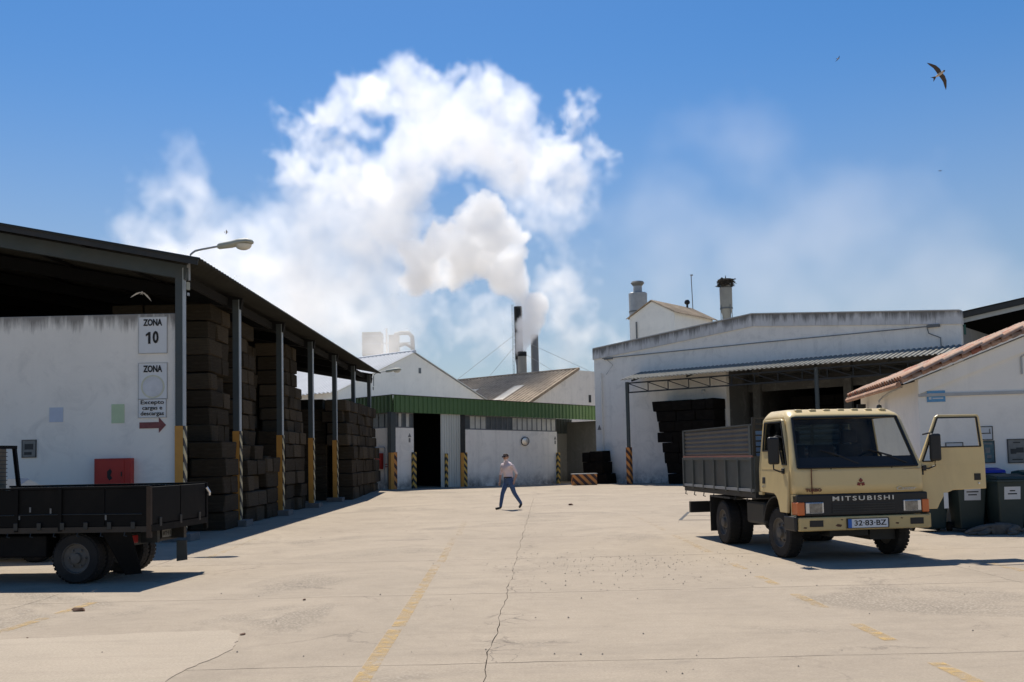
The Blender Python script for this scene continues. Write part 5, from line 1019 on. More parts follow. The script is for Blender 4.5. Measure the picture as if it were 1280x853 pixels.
# load bed
MB().box(-0.98, 0.98, 0.76, 4.52, 0.86, 0.95).build('bed_floor', M['dark_steel'], tk)
for sgn in (-1, 1):
    MB().box(sgn * 0.97 - 0.02, sgn * 0.97 + 0.02, 0.80, 4.50, 0.95, 1.50).build('side_board', M['bedgrey'], tk)
    o_ = sgn * 1.0
    for k in range(7):
        y = 0.84 + k * 0.603; MB().box(o_ - 0.022, o_ + 0.022, y - 0.03, y + 0.03, 0.93, 1.50).build('side_stake', M['bedgrey'], tk, bevel=0.008)
    MB().box(o_ - 0.016, o_ + 0.03, 0.80, 4.50, 0.955, 1.0).build('lower_rail', M['bedrail'], tk); MB().box(o_ - 0.016, o_ + 0.016, 0.80, 4.50, 1.455, 1.50).build('upper_rail', M['bedgrey'], tk)
    MB().box(sgn * 0.97 - 0.03, sgn * 0.97 + 0.045, 0.80, 4.50, 1.503, 1.535).build('rust_strip', M['rustred'], tk)
    m = MB(); pr = [(1.54 + 0.47 * i / 24, 0.018 if i % 4 in (1, 2) else 0.0) for i in range(25)]
    m.sheet(lambda u, v: (sgn * (0.965 + pr[int(u)][1]), v, pr[int(u)][0]), range(25), [0.95, 4.48], (-0.012 * sgn, 0, 0)); m.build('extension_panel', M['bedbrown'], tk, fix=False)
    for y in (0.90, 4.46): MB().box(sgn * 0.97 - 0.03, sgn * 0.97 + 0.035, y - 0.045, y + 0.045, 1.54, 2.03).build('extension_post', M['bedgrey'], tk)
    MB().box(sgn * 0.97 - 0.03, sgn * 0.97 + 0.03, 0.80, 4.50, 2.012, 2.035).build('top_rail', M['bedgrey'], tk)
    for k in range(7):
        MB().tube([(sgn * 0.99, 1.1 + k * 0.55, 0.86), (sgn * 1.0, 1.1 + k * 0.55, 0.80), (sgn * 0.96, 1.12 + k * 0.55, 0.79)], 0.01, 5).build('rope_hook', M['dark_steel'], tk)
MB().box(-0.97, 0.97, 4.50, 4.54, 0.95, 2.0).build('tailgate', M['pale_boards'], tk)
MB().box(-0.98, 0.98, 0.755, 0.795, 0.95, 1.52).build('headboard', M['bedgrey'], tk)
for x in lin(-0.97, 0.97, 5): MB().box(x - 0.025, x + 0.025, 0.76, 0.80, 1.52, 2.14).build('guard_post', M['dark_steel'], tk)
for z in lin(1.58, 2.12, 7): MB().box(-0.97, 0.97, 0.765, 0.79, z - 0.012, z + 0.012).build('guard_bar', M['dark_steel'], tk)
MB().box(-0.97, -0.86, 0.762, 0.788, 0.9, 1.52).build('guard_plate', M['dark_steel'], tk)

# ================================================================ BLACK FLATBED TRUCK (left)
lt = thing('black_flatbed_truck', 'black flatbed truck seen from behind at the left edge, bed empty', 'truck', (-4.92, 13.0, 0), R(-7))
# local x = 0 at the tail, the cab is at negative x; y = 0 near side, 1.75 far side
WD = 1.72
MB().box(-3.2, 0.0, 0.0, WD, 0.72, 0.80).build('bed_floor', M['bedblack'], lt)
for k in range(-1, 4):
    x0, x1 = -2.55 + k * 0.64, -2.55 + (k + 1) * 0.64 - 0.012
    for y0, y1 in ((-0.005, 0.03), (WD - 0.03, WD + 0.005)): MB().box(x0, min(x1, -0.02), y0, y1, 0.78, 1.29).build('side_panel', M['bedblack'], lt, bevel=0.006)
for y0, y1 in ((-0.02, 0.04), (WD - 0.04, WD + 0.02)):
    MB().box(-3.2, 0.0, y0, y1, 1.292, 1.32).build('top_rail', M['bedblack'], lt); MB().box(-3.2, 0.01, y0, y1, 0.70, 0.775).build('lower_rail', mat('worn_brown_rail', (0.05, 0.04, 0.03), 0.7, 0, 0.4, 4) if y0 < 0 else M['bedblack'], lt)
for x in (-1.91, -1.27): MB().box(x - 0.03, x + 0.02, -0.03, -0.006, 0.72, 1.30).build('side_stake', M['bedblack'], lt)
for k in range(2):
    y0, y1 = 0.05 + k * 0.82, 0.05 + (k + 1) * 0.82 - 0.02; MB().box(-0.02, 0.02, y0, y1, 0.80, 1.30).build('tail_panel', M['bedblack'], lt, bevel=0.006)
MB().box(-0.01, 0.035, 0.0, WD, 0.70, 0.79).build('tail_rail', M['bedblack'], lt)
for y in (0.0, WD): MB().box(-0.03, 0.03, y - 0.025, y + 0.025, 0.62, 1.31).build('corner_post', mat('rusty_post', (0.06, 0.04, 0.026), 0.8, 0, 0.4, 6) if y == 0 else M['bedblack'], lt)
for k in range(9):
    x = -0.22 - 0.34 * k; MB().box(x - 0.03, x + 0.03, -0.035, -0.021, 0.74, 0.84).build('hinge', M['dark_steel'], lt, bevel=0.006); MB().tube([(x - 0.12, -0.02, 0.70), (x - 0.12, -0.04, 0.655), (x - 0.09, -0.02, 0.645)], 0.009, 5).build('rope_hook', M['dark_steel'], lt)
for y in (0.25, 0.85, 1.45): MB().box(0.022, 0.04, y - 0.03, y + 0.03, 0.76, 0.88).build('hinge', M['dark_steel'], lt, bevel=0.006)
MB().tube([(-2.9, -0.012, 0.95), (-2.2, -0.012, 0.945), (-1.5, -0.012, 0.95), (-0.1, -0.012, 0.94)], 0.008, 5).build('rope_rail', M['dark_steel'], lt)
MB().tube([(0.03, WD - 0.03, 1.24), (0.06, WD + 0.01, 1.16), (0.05, WD + 0.02, 1.12)], 0.022, 6).build('tail_latch', M['chrome'], lt)
for k, (x, z) in enumerate(((-2.42, 0.98), (-1.72, 1.02), (-1.42, 1.0), (-1.88, 0.92), (-0.62, 0.9))): MB().box(x - 0.012, x + 0.012, -0.012, -0.004, z - 0.035, z + 0.035).build('scuff', M['frame'], lt)
for y in (0.45, 1.25): MB().box(-5.4, -0.1, y - 0.04, y + 0.04, 0.52, 0.71).build('chassis_rail', M['dark_steel'], lt)
MB().box(-0.42, -0.34, 0.15, 1.5, 0.50, 0.66).build('lamp_bar', M['dark_steel'], lt)
for y in (0.20, 0.80):
    MB().box(-0.34, -0.32, y - 0.08, y + 0.10, 0.53, 0.64).build('tail_lamp', M['redlens'], lt, bevel=0.008)
np_ = bpy.data.objects.new('number_plate', None); COL.objects.link(np_); np_.parent = lt; np_.location = (-0.30, 1.14, 0.60); np_.rotation_euler = (0, 0, R(90))
MB().box(-0.20, 0.20, -0.006, 0.006, -0.055, 0.055).build('plate', M['poster_grey'], np_); text('plate_number', 'RT\u00b711\u00b721', 0.085, M['ink'], np_, (0, -0.008, 0), bold=0.001, ext=0.001, fit=0.34)
MB().box(-0.34, -0.30, 0.85, 1.6, 0.50, 0.535).box(-0.34, -0.30, 0.85, 1.6, 0.665, 0.70).build('plate_bracket', M['dark_steel'], lt)
m = MB(); m.prism([(-0.72, 0.70), (-0.30, 0.70), (-0.22, 0.12), (-0.46, 0.10)], 'y', 0.06, 0.075); m.v = [(x, y + (0.70 - z) * 0.25, z) for x, y, z in m.v]; m.build('mud_flap', M['bedblack'], lt)
m = MB(); m.prism([(-0.10, 0.50), (0.05, 0.50), (0.06, 0.22), (-0.10, 0.20)], 'y', 0.98, 0.995); m.build('hanging_flap', M['bedgrey'], lt)
LTY, LRI = wheel_meshes(0.345, 0.19)
def lwheel(x, y, flip):
    w = bpy.data.objects.new('wheel', None); COL.objects.link(w); w.parent = lt; w.location = (x, y, 0.345); w.rotation_euler = (0, 0, R(-90) if flip else R(90)); inst('tyre', LTY, w); inst('rim', LRI, w)
for x, y, f_ in ((-1.10, 0.16, True), (-1.10, 0.38, True), (-1.10, 1.34, False), (-1.10, 1.56, False), (-4.8, 0.16, True), (-4.8, 1.56, False)): lwheel(x, y, f_)
MB().tube([(-1.1, 0.1, 0.345), (-1.1, 1.6, 0.345)], 0.06).build('rear_axle', M['dark_steel'], lt); MB().tube([(-4.8, 0.1, 0.345), (-4.8, 1.6, 0.345)], 0.05).build('front_axle', M['dark_steel'], lt)
MB().box(-2.75, -1.55, 0.10, 0.5, 0.36, 0.66).build('tool_box', M['bedblack'], lt, bevel=0.02); MB().box(-2.6, -1.6, 1.2, 1.6, 0.40, 0.66).build('fuel_tank', M['dark_steel'], lt, bevel=0.03)
n_before = set(bpy.data.objects)
# guard frame behind the cab and the cab itself
MB().bar((-2.42, 0.04, 1.30), (-2.50, 0.04, 1.92), 0.05, 0.05).bar((-2.42, WD - 0.04, 1.30), (-2.50, WD - 0.04, 1.92), 0.05, 0.05).bar((-2.50, 0.0, 1.92), (-2.50, WD, 1.92), 0.05, 0.05).build('guard_frame', M['bedblack'], lt)
MB().box(-2.66, -2.62, 0.06, WD - 0.06, 0.8, 1.90).build('cab_back', M['interior_tan'], lt)
for k in range(9): MB().box(-2.60, -2.585, 0.08, WD - 0.08, 1.34 + k * 0.062, 1.352 + k * 0.062).build('guard_slat', M['bedbrown'], lt)
m = MB(); m.prism([(-2.70, 0.62), (-2.70, 1.90), (-2.85, 2.02), (-4.1, 2.02), (-4.55, 1.30), (-4.72, 1.15), (-4.75, 0.55), (-4.6, 0.55), (-4.55, 0.72), (-4.2, 0.82), (-3.85, 0.72), (-3.8, 0.55)], 'y', 0.04, WD - 0.04); m.build('cab', M['beige'], lt, bevel=0.05)
for y in (0.03, WD - 0.03): MB().prism([(-2.95, 1.28), (-2.95, 1.88), (-4.0, 1.88), (-4.38, 1.28)], 'y', y - 0.014, y + 0.014).build('door_window', M['pane_dark'], lt)
MB().add([(-4.14, 0.12, 1.98), (-4.14, WD - 0.12, 1.98), (-4.56, WD - 0.12, 1.32), (-4.56, 0.12, 1.32)], [(0, 1, 2, 3)]).build('windscreen', M['pane_dark'], lt)
MB().box(-4.85, -4.70, 0.02, WD - 0.02, 0.42, 0.62).build('bumper', M['black'], lt, bevel=0.02)

for o in [x for x in bpy.data.objects if x not in n_before and x.parent == lt]: o.location.x -= 0.62

# pale car parked behind it
car = thing('pale_car', 'pale green car mostly hidden behind the black flatbed truck', 'car', (-9.3, 17.2, 0), R(-4))
m = MB(); prof = [(1.95, 0.35), (1.98, 0.62), (1.85, 0.86), (0.95, 1.00), (0.25, 1.40), (-1.2, 1.44), (-1.9, 0.98), (-2.0, 0.9), (-2.0, 0.35)]
n_ = len(prof); secs = [(-0.80, 0.90, 0.0), (-0.76, 1.0, 0.0), (0.76, 1.0, 0.0), (0.80, 0.90, 0.0)]
vs = []
for y, k, _ in secs:
    for x, z in prof: vs.append((x * (0.985 if k < 1 else 1), y * (0.86 if z > 1.2 else 1.0), 0.35 + (z - 0.35) * (0.97 if k < 1 else 1)))
m.add(vs, [(i * n_ + k, i * n_ + (k + 1) % n_, (i + 1) * n_ + (k + 1) % n_, (i + 1) * n_ + k) for i in range(3) for k in range(n_)] + [tuple(range(n_)), tuple(3 * n_ + k for k in range(n_ - 1, -1, -1))]); m.build('body', M['carpaint'], car, smooth=True, bevel=0.03)
MB().add([(0.93, -0.66, 1.025), (0.93, 0.66, 1.025), (0.27, 0.60, 1.405), (0.27, -0.60, 1.405)], [(0, 1, 2, 3)]).build('windscreen', M['glass'], car)
for y in (-1, 1): MB().prism([(0.75, 1.0), (0.15, 1.36), (-1.1, 1.38), (-1.5, 1.0)], 'y', y * 0.735 - 0.02, y * 0.735 + 0.02).build('side_window', M['pane_dark'], car)
MB().tube([(0.9, -0.1, 1.06), (0.62, 0.42, 1.24)], 0.012, 5).build('wiper', M['black'], car); MB().box(0.5, 0.62, -0.93, -0.78, 1.02, 1.14).build('mirror', M['black'], car, bevel=0.03)
for y in (-0.55, 0.55): MB().box(1.94, 2.0, y - 0.16, y + 0.16, 0.62, 0.74).build('headlight', M['lens'], car, bevel=0.01)
CTY, CRI = wheel_meshes(0.30, 0.18)
for x in (1.25, -1.3):
    for y, f_ in ((-0.74, True), (0.74, False)):
        w = bpy.data.objects.new('wheel', None); COL.objects.link(w); w.parent = car; w.location = (x, y, 0.30); w.rotation_euler = (0, 0, R(-90) if f_ else R(90)); inst('tyre', CTY, w); inst('rim', CRI, w)

# ================================================================ THE WALKING MAN
def skin_mesh(name, joints, bones, mats, zones, root=0, sub=2, scale=1.0, post=None):
    """one continuous skinned surface; zones maps each bone index to a material index"""
    me = bpy.data.meshes.new(name); me.from_pydata([j[0] for j in joints], bones, []); o = bpy.data.objects.new(name, me); COL.objects.link(o)
    s_ = o.modifiers.new('skin', 'SKIN'); s_.use_smooth_shade = True
    for i, j in enumerate(joints):
        v = me.skin_vertices[0].data[i]; r = j[1]; v.radius = (r, r) if not isinstance(r, tuple) else r; v.use_root = (i == root)
    ss = o.modifiers.new('sub', 'SUBSURF'); ss.levels = sub; ss.render_levels = sub
    dg = bpy.context.evaluated_depsgraph_get(); dg.update(); m2 = bpy.data.meshes.new_from_object(o.evaluated_get(dg)); bpy.data.objects.remove(o)
    m2.name = name; m2.materials.clear()
    for x in mats: m2.materials.append(x)
    P = [Vector(j[0]) for j in joints]
    for p in m2.polygons:
        c = p.center; best = (1e9, 0)
        for bi, (a, b_) in enumerate(bones):
            A, B = P[a], P[b_]; t = max(0, min(1, (c - A).dot(B - A) / max(1e-9, (B - A).length_squared))); d = (c - A.lerp(B, t)).length
            ra = joints[a][1] if not isinstance(joints[a][1], tuple) else joints[a][1][0]
            if d - ra * 0.6 < best[0]: best = (d - ra * 0.6, bi)
        p.material_index = zones[best[1]]; p.use_smooth = True
    return m2
# walks towards -x (image left), body turned a little to the camera; local: forward = -x, his left side = -y (towards camera)... front leg on the image left
J = [((0.0, 0.0, 0.93), (0.155, 0.115)),   # 0 pelvis
     ((0.0, 0.0, 1.08), (0.155, 0.115)), ((-0.03, 0.0, 1.24), (0.185, 0.13)), ((-0.05, 0.0, 1.38), (0.175, 0.105)), ((-0.07, 0.0, 1.455), (0.06, 0.06)), ((-0.10, -0.005, 1.525), (0.055, 0.055)),   # 1-5 spine, neck
     ((-0.115, -0.01, 1.585), (0.088, 0.10)), ((-0.122, -0.01, 1.70), (0.078, 0.088)),   # 6,7 head
     ((-0.03, -0.17, 1.375), (0.062, 0.062)), ((0.09, -0.25, 1.14), (0.05, 0.05)), ((0.12, -0.245, 1.09), (0.040, 0.040)), ((0.02, -0.235, 0.90), (0.028, 0.028)), ((-0.0, -0.23, 0.85), (0.036, 0.020)),   # 8-12 near arm (image right), bent back then forward
     ((-0.06, 0.17, 1.375), (0.062, 0.062)), ((-0.06, 0.24, 1.12), (0.05, 0.05)), ((-0.08, 0.24, 1.07), (0.040, 0.040)), ((-0.16, 0.20, 0.88), (0.028, 0.028)), ((-0.18, 0.19, 0.82), (0.036, 0.020)),   # 13-17 far arm
     ((0.0, 0.085, 0.87), (0.10, 0.10)), ((-0.16, 0.095, 0.50), (0.068, 0.068)), ((-0.235, 0.095, 0.12), (0.052, 0.052)), ((-0.24, 0.095, 0.06), (0.045, 0.045)), ((-0.42, 0.10, 0.035), (0.042, 0.032)),   # 18-22 leading leg
     ((0.02, -0.085, 0.87), (0.10, 0.10)), ((0.15, -0.095, 0.50), (0.068, 0.068)), ((0.37, -0.095, 0.19), (0.052, 0.052)), ((0.385, -0.095, 0.14), (0.045, 0.045)), ((0.30, -0.10, 0.035), (0.042, 0.032))]   # 23-27 trailing leg, heel lifting
UP = Matrix.Rotation(R(24), 4, 'Z')
J = [((tuple(UP @ Vector(p)), r) if 2 <= i <= 17 else (p, r)) for i, (p, r) in enumerate(J)]
BN = [(0, 1), (1, 2), (2, 3), (3, 4), (4, 5), (5, 6), (6, 7), (3, 8), (8, 9), (9, 10), (10, 11), (11, 12), (3, 13), (13, 14), (14, 15), (15, 16), (16, 17), (0, 18), (18, 19), (19, 20), (20, 21), (21, 22), (0, 23), (23, 24), (24, 25), (25, 26), (26, 27)]
ZN = [1, 1, 1, 1, 0, 0, 0, 1, 1, 1, 0, 0, 1, 1, 1, 0, 0, 2, 2, 2, 3, 3, 2, 2, 2, 3, 3]
man = skin_mesh('person', J, BN, [M['skin'], M['shirt'], M['jeans'], M['shoe']], ZN)
for p in man.polygons:
    c = p.center
    if p.material_index == 1 and c.z < 0.985 and abs(c.y) < 0.19 and c.x > -0.19: p.material_index = 2
    if p.material_index == 2 and c.z > 0.985: p.material_index = 1
    if p.material_index == 0 and c.z < 1.475 and c.z > 1.3: p.material_index = 1
mn = inst('person', man, None, (-0.17, 29.35, 0.0), (0, 0, R(28)), (0.985, 0.985, 0.985)); tag(mn, 'man in a pale pink shirt, blue jeans and dark glasses walking across the yard', 'person')
HX = -0.118; HZ = 1.625; HR = (0.096, 0.090, 0.094)
bm = bmesh.new(); bmesh.ops.create_uvsphere(bm, u_segments=20, v_segments=14, radius=1.0)
for v in bm.verts: v.co = Vector((v.co.x * HR[0], v.co.y * HR[1], v.co.z * HR[2]))
bmesh.ops.delete(bm, geom=[v for v in bm.verts if v.co.z < -0.01 - 0.62 * v.co.x], context='VERTS')
me = bpy.data.meshes.new('hair'); bm.to_mesh(me); bm.free(); me.materials.append(M['hair'])
h = inst('hair', me, mn, (HX + 0.006, -0.01, HZ + 0.012)); h.modifiers.new('s', 'SOLIDIFY').thickness = 0.010
b = MB()
for y in (-0.036, 0.036): b.prism([(y - 0.03, 0.018), (y + 0.03, 0.018), (y + 0.026, -0.018), (y - 0.022, -0.022)], 'x', -0.112, -0.092)
b.box(-0.106, -0.094, -0.012, 0.012, 0.006, 0.014); b.bar((-0.10, -0.066, 0.01), (0.01, -0.084, 0.01), 0.008, 0.012); b.bar((-0.10, 0.066, 0.01), (0.01, 0.084, 0.01), 0.008, 0.012)
g = b.build('sunglasses', M['black'], mn); g.location = (HX + 0.005, -0.01, HZ + 0.0)
b = MB(); b.add([(-0.115, -0.012, 0.0), (-0.09, -0.014, 0.03), (-0.09, 0.014, 0.03), (-0.115, 0.012, 0.0), (-0.085, 0, -0.012)], [(0, 1, 2, 3), (0, 3, 4), (0, 4, 1), (3, 2, 4)]); q = b.build('nose', M['skin'], mn, smooth=True); q.location = (HX, -0.01, HZ - 0.028)
b = MB(); b.box(-0.096, -0.086, -0.022, 0.022, -0.004, 0.004); q = b.build('mouth', M['redlogo'], mn); q.location = (HX + 0.008, -0.01, HZ - 0.055)
for y in (-0.083, 0.083):
    b = MB(); b.lathe([(0.0, -0.01), (0.02, -0.008), (0.024, 0.004), (0.0, 0.008)], 10, 'y'); q = b.build('ear', M['skin'], mn, smooth=True); q.location = (HX + 0.03, -0.01 + y, HZ - 0.012); q.scale = (0.8, 1, 1.3)
b = MB(); b.lathe([(0.155, -0.02), (0.16, 0.02)], 20); q = b.build('belt', M['black'], mn, smooth=True); q.location = (0.0, 0, 0.985); q.scale = (0.80, 1.02, 1); q.modifiers.new('s', 'SOLIDIFY').thickness = 0.012
b = MB(); b.add([(-0.10, -0.055, 0.02), (-0.13, -0.02, -0.05), (-0.125, 0.0, 0.0), (-0.13, 0.02, -0.05), (-0.10, 0.055, 0.02), (-0.02, 0.07, 0.045), (-0.02, -0.07, 0.045), (-0.09, 0, -0.0)], [(0, 1, 2), (2, 3, 4), (0, 2, 7, 6), (2, 4, 5, 7)]); q = b.build('collar', M['shirt'], mn); q.location = (-0.045, 0, 1.45); q.modifiers.new('s', 'SOLIDIFY').thickness = 0.01
for base, s_ in (((0.0, -0.23, 0.85), -1), ((-0.18, 0.19, 0.82), 1)):
    B = Vector(base)
    for k, L in enumerate((0.065, 0.075, 0.07, 0.055)):
        f = MB(); x0 = -0.024 + k * 0.016; f.tube([B + Vector((x0, 0, -0.015)), B + Vector((x0 - 0.008, 0.006, -0.015 - L * 0.55)), B + Vector((x0 - 0.022, 0.010, -0.015 - L))], [0.0095, 0.009, 0.006], 6); f.build('finger', M['skin'], mn, smooth=True)
    f = MB(); f.tube([B + Vector((-0.03, 0, 0.02)), B + Vector((-0.055, 0, -0.015)), B + Vector((-0.058, 0.004, -0.04))], [0.011, 0.010, 0.007], 6); f.build('thumb', M['skin'], mn, smooth=True)

bpy.context.view_layer.update()
for o in [x for x in bpy.data.objects if x.parent == mn and not x.name.startswith('belt')]: o.matrix_local = UP @ o.matrix_local

# ================================================================ SLEEPING DOG
# head towards -x, back to the wall (y > 0)
DJ = [((0.30, 0.02, 0.115), (0.115, 0.115)), ((0.10, 0.03, 0.125), (0.12, 0.12)), ((-0.12, 0.02, 0.12), (0.125, 0.125)), ((-0.28, -0.01, 0.11), (0.09, 0.09)), ((-0.40, -0.05, 0.09), (0.068, 0.068)), ((-0.48, -0.07, 0.075), (0.06, 0.062)), ((-0.58, -0.09, 0.048), (0.036, 0.036)), ((-0.63, -0.10, 0.042), (0.03, 0.03)),
      ((-0.20, -0.10, 0.07), (0.05, 0.05)), ((-0.34, -0.16, 0.04), (0.034, 0.034)), ((-0.52, -0.18, 0.03), (0.028, 0.026)), ((-0.58, -0.18, 0.026), (0.032, 0.024)),
      ((0.36, -0.06, 0.10), (0.085, 0.09)), ((0.16, -0.17, 0.07), (0.055, 0.055)), ((0.34, -0.20, 0.04), (0.032, 0.032)), ((0.18, -0.23, 0.028), (0.028, 0.026)), ((0.12, -0.23, 0.024), (0.032, 0.022)),
      ((0.45, 0.02, 0.08), (0.035, 0.035)), ((0.58, -0.06, 0.035), (0.025, 0.025)), ((0.52, -0.20, 0.025), (0.015, 0.015)),
      ((-0.16, -0.07, 0.05), (0.045, 0.045)), ((-0.28, -0.22, 0.03), (0.03, 0.03)), ((-0.44, -0.25, 0.026), (0.027, 0.024))]
DB = [(0, 1), (1, 2), (2, 3), (3, 4), (4, 5), (5, 6), (6, 7), (2, 8), (8, 9), (9, 10), (10, 11), (0, 12), (12, 13), (13, 14), (14, 15), (15, 16), (0, 17), (17, 18), (18, 19), (8, 20), (20, 21), (21, 22)]
dm = skin_mesh('dog', DJ, DB, [M['dogfur']], [0] * len(DB), root=1)
dog = inst('dog', dm, None, (8.72, 17.52, 0.0), (0, 0, R(-8)), (0.92, 0.92, 0.92)); tag(dog, 'grey brown dog lying asleep in the shade in front of the bins', 'dog')
for y in (-0.045, 0.03):
    b = MB(); b.add([(-0.45, -0.07 + y - 0.02, 0.12), (-0.45, -0.07 + y + 0.02, 0.125), (-0.40, -0.06 + y * 2.2, 0.075), (-0.43, -0.07 + y, 0.11)], [(0, 1, 2), (0, 2, 3), (1, 3, 2), (0, 3, 1)]); b.build('ear', M['dogfur'], dog)
b = MB(); b.lathe([(0, -0.012), (0.014, -0.004), (0.014, 0.006), (0, 0.01)], 10, 'x', (-0.655, -0.105, 0.05)); b.build('nose', M['black'], dog, smooth=True)

# ================================================================ BIRDS
def bird(loc, rot, span, label, dark='birdbrown', belly='birdbelly', vdown=0.0, group='birds flying over the yard'):
    """swallow: nose along +x, wings along y; span in metres"""
    o = thing('bird', label, 'bird', loc, 0, group); o.rotation_euler = rot; s_ = span / 2
    b = MB(); b.tube([(0.30 * s_, 0, 0), (0.26 * s_, 0, 0.005), (0.18 * s_, 0, 0), (0.02 * s_, 0, -0.01 * s_), (-0.16 * s_, 0, 0), (-0.26 * s_, 0, 0)], [0.012 * s_, 0.055 * s_, 0.085 * s_, 0.10 * s_, 0.06 * s_, 0.02 * s_], 10); b.m = [1 if i % 10 in (0, 1, 2, 3, 4) else 0 for i in range(len(b.m))]; b.m = [0] * len(b.m); b.build('body', M[belly], o, smooth=True)
    b = MB(); b.lathe([(0, -0.07 * s_), (0.06 * s_, -0.03 * s_), (0.065 * s_, 0.02 * s_), (0.03 * s_, 0.07 * s_), (0, 0.10 * s_)], 10, 'x', (0.29 * s_, 0, 0)); b.build('head', M[dark], o, smooth=True)
    for sg in (-1, 1):
        t = 0.012 * s_
        pts = [(0.17, 0.05), (0.20, 0.25), (0.13, 0.55), (-0.06, 0.85), (-0.20, 1.0), (-0.16, 0.80), (-0.07, 0.50), (-0.06, 0.25), (-0.07, 0.05)]
        vs = [(x * s_, sg * y * s_, -vdown * y * y * s_ + t * (1 - y)) for x, y in pts] + [(x * s_, sg * y * s_, -vdown * y * y * s_ - t * (1 - y) - 0.001) for x, y in pts]; n_ = len(pts)
        b = MB(); b.add(vs, [tuple(range(n_)), tuple(range(2 * n_ - 1, n_ - 1, -1))] + [(i, i + n_, (i + 1) % n_ + n_, (i + 1) % n_) for i in range(n_)]); b.build('wing', M[dark], o)
    b = MB(); b.prism([(-0.22 * s_, 0.03 * s_), (-0.50 * s_, 0.16 * s_), (-0.38 * s_, 0.02 * s_), (-0.50 * s_, -0.16 * s_), (-0.22 * s_, -0.03 * s_)], 'z', -0.004, 0.004); b.build('tail', M[dark], o)
    return o
# the near swallow shows its underside; wings run upper left to lower right
def orient(nose, wing):
    x = Vector(nose).normalized(); y = Vector(wing); y = (y - x * y.dot(x)).normalized(); z = x.cross(y); return Matrix((x, y, z)).transposed().to_euler()
bird((13.88, 30.0, 13.48), orient((0.75, -0.25, 0.50), (-0.50, -0.1, 0.86)), 1.07, 'swallow with a pale belly and forked tail gliding high at the upper right')
bird((16.0, 45.0, 20.3), orient((0.9, 0.2, 0.1), (0.1, -0.9, 0.3)), 0.42, 'tiny dark bird high in the sky left of the large swallow')
bird((22.0, 48.0, 15.6), orient((0.2, 0.2, 0.9), (0.9, -0.3, 0.1)), 0.22, 'tiny dark speck of a bird at the far right below the large swallow')
bird((-11.0, 37.0, 10.6), orient((0.8, 0.3, 0.1), (0.2, -0.9, 0.3)), 0.34, 'tiny dark bird in the steam above the near street lamp')
bird((-8.35, 21.6, 6.05 - 0.55), orient((0.25, -0.5, 0.1), (0.75, 0.1, -0.05)), 0.46, 'white bird with lowered wings flying under the shed roof', 'birdwhite', 'birdwhite', 0.65)

# ================================================================ SMALL THINGS ON THE GROUND
def scrap(x, y, s_, label, mm='scrap', seed=0):
    r = random.Random(seed); bm = bmesh.new()
    for k in range(14): bm.verts.new((r.uniform(-1, 1) * s_, r.uniform(-0.6, 0.6) * s_, max(0, r.uniform(-0.05, 0.5)) * s_))
    bmesh.ops.convex_hull(bm, input=bm.verts); me = bpy.data.meshes.new('debris'); bm.to_mesh(me); bm.free(); me.materials.append(M[mm])
    o = inst('debris', me, None, (x, y, 0.0), (0, 0, r.uniform(0, 3))); tag(o, label, 'debris')
scrap(-4.85, 10.75, 0.085, 'flat reddish brown scrap on the concrete below the black truck', seed=1)
scrap(-2.55, 9.05, 0.040, 'small dark brown lump right of the pale concrete patch', seed=2)
scrap(-2.45, 11.2, 0.035, 'small brown lump on the concrete left of the yellow line', seed=3)
scrap(-4.60, 9.12, 0.022, 'tiny dark crumb on the pale concrete patch', seed=4)
scrap(1.82, 31.0, 0.12, 'dark flat scrap on the concrete right of the walking man', seed=5)
m = MB(); rg = random.Random(21)
for k in range(420):
    y = 6 + 30 * rg.random() ** 1.6; x = rg.uniform(-0.52, 0.50) * y
    if rg.random() < 0.55: x = 1.0 + rg.gauss(0.6, 1.1); y = rg.gauss(14.0, 1.0)
    s_ = rg.uniform(0.004, 0.012); a = rg.uniform(0, 3.14); c, d = math.cos(a) * s_, math.sin(a) * s_
    m.add([(x + c, y + d, 0.003), (x - d, y + c, 0.003), (x - c, y - d, 0.003), (x + d, y - c, 0.003), (x, y, 0.003 + s_ * 1.1)], [(0, 1, 4), (1, 2, 4), (2, 3, 4), (3, 0, 4)])
tag(m.build('grit', mat('grit_stone', (0.30, 0.265, 0.22), 0.9, 0, 0.5, 30), fix=False), 'loose grit and small stones scattered on the concrete', kind='stuff')
dc = thing('drain_grate', 'rectangular drain cover in the concrete behind the beige truck', 'drain cover', (5.1, 24.3, 0.0), R(-14))
f = MB(); 
for a in ((-0.85, 0.85, -1.6, -1.52), (-0.85, 0.85, 1.52, 1.6), (-0.85, -0.77, -1.52, 1.52), (0.77, 0.85, -1.52, 1.52)): f.box(a[0], a[1], a[2], a[3], 0.0, 0.006)
f.build('frame', M['dark_steel'], dc); MB().box(-0.77, 0.77, -1.52, 1.52, 0.0, 0.004).build('cover', M['concrete'], dc)
MB().box(-0.77, 0.77, -0.03, 0.03, 0.004, 0.007).build('seam', M['dark_steel'], dc)

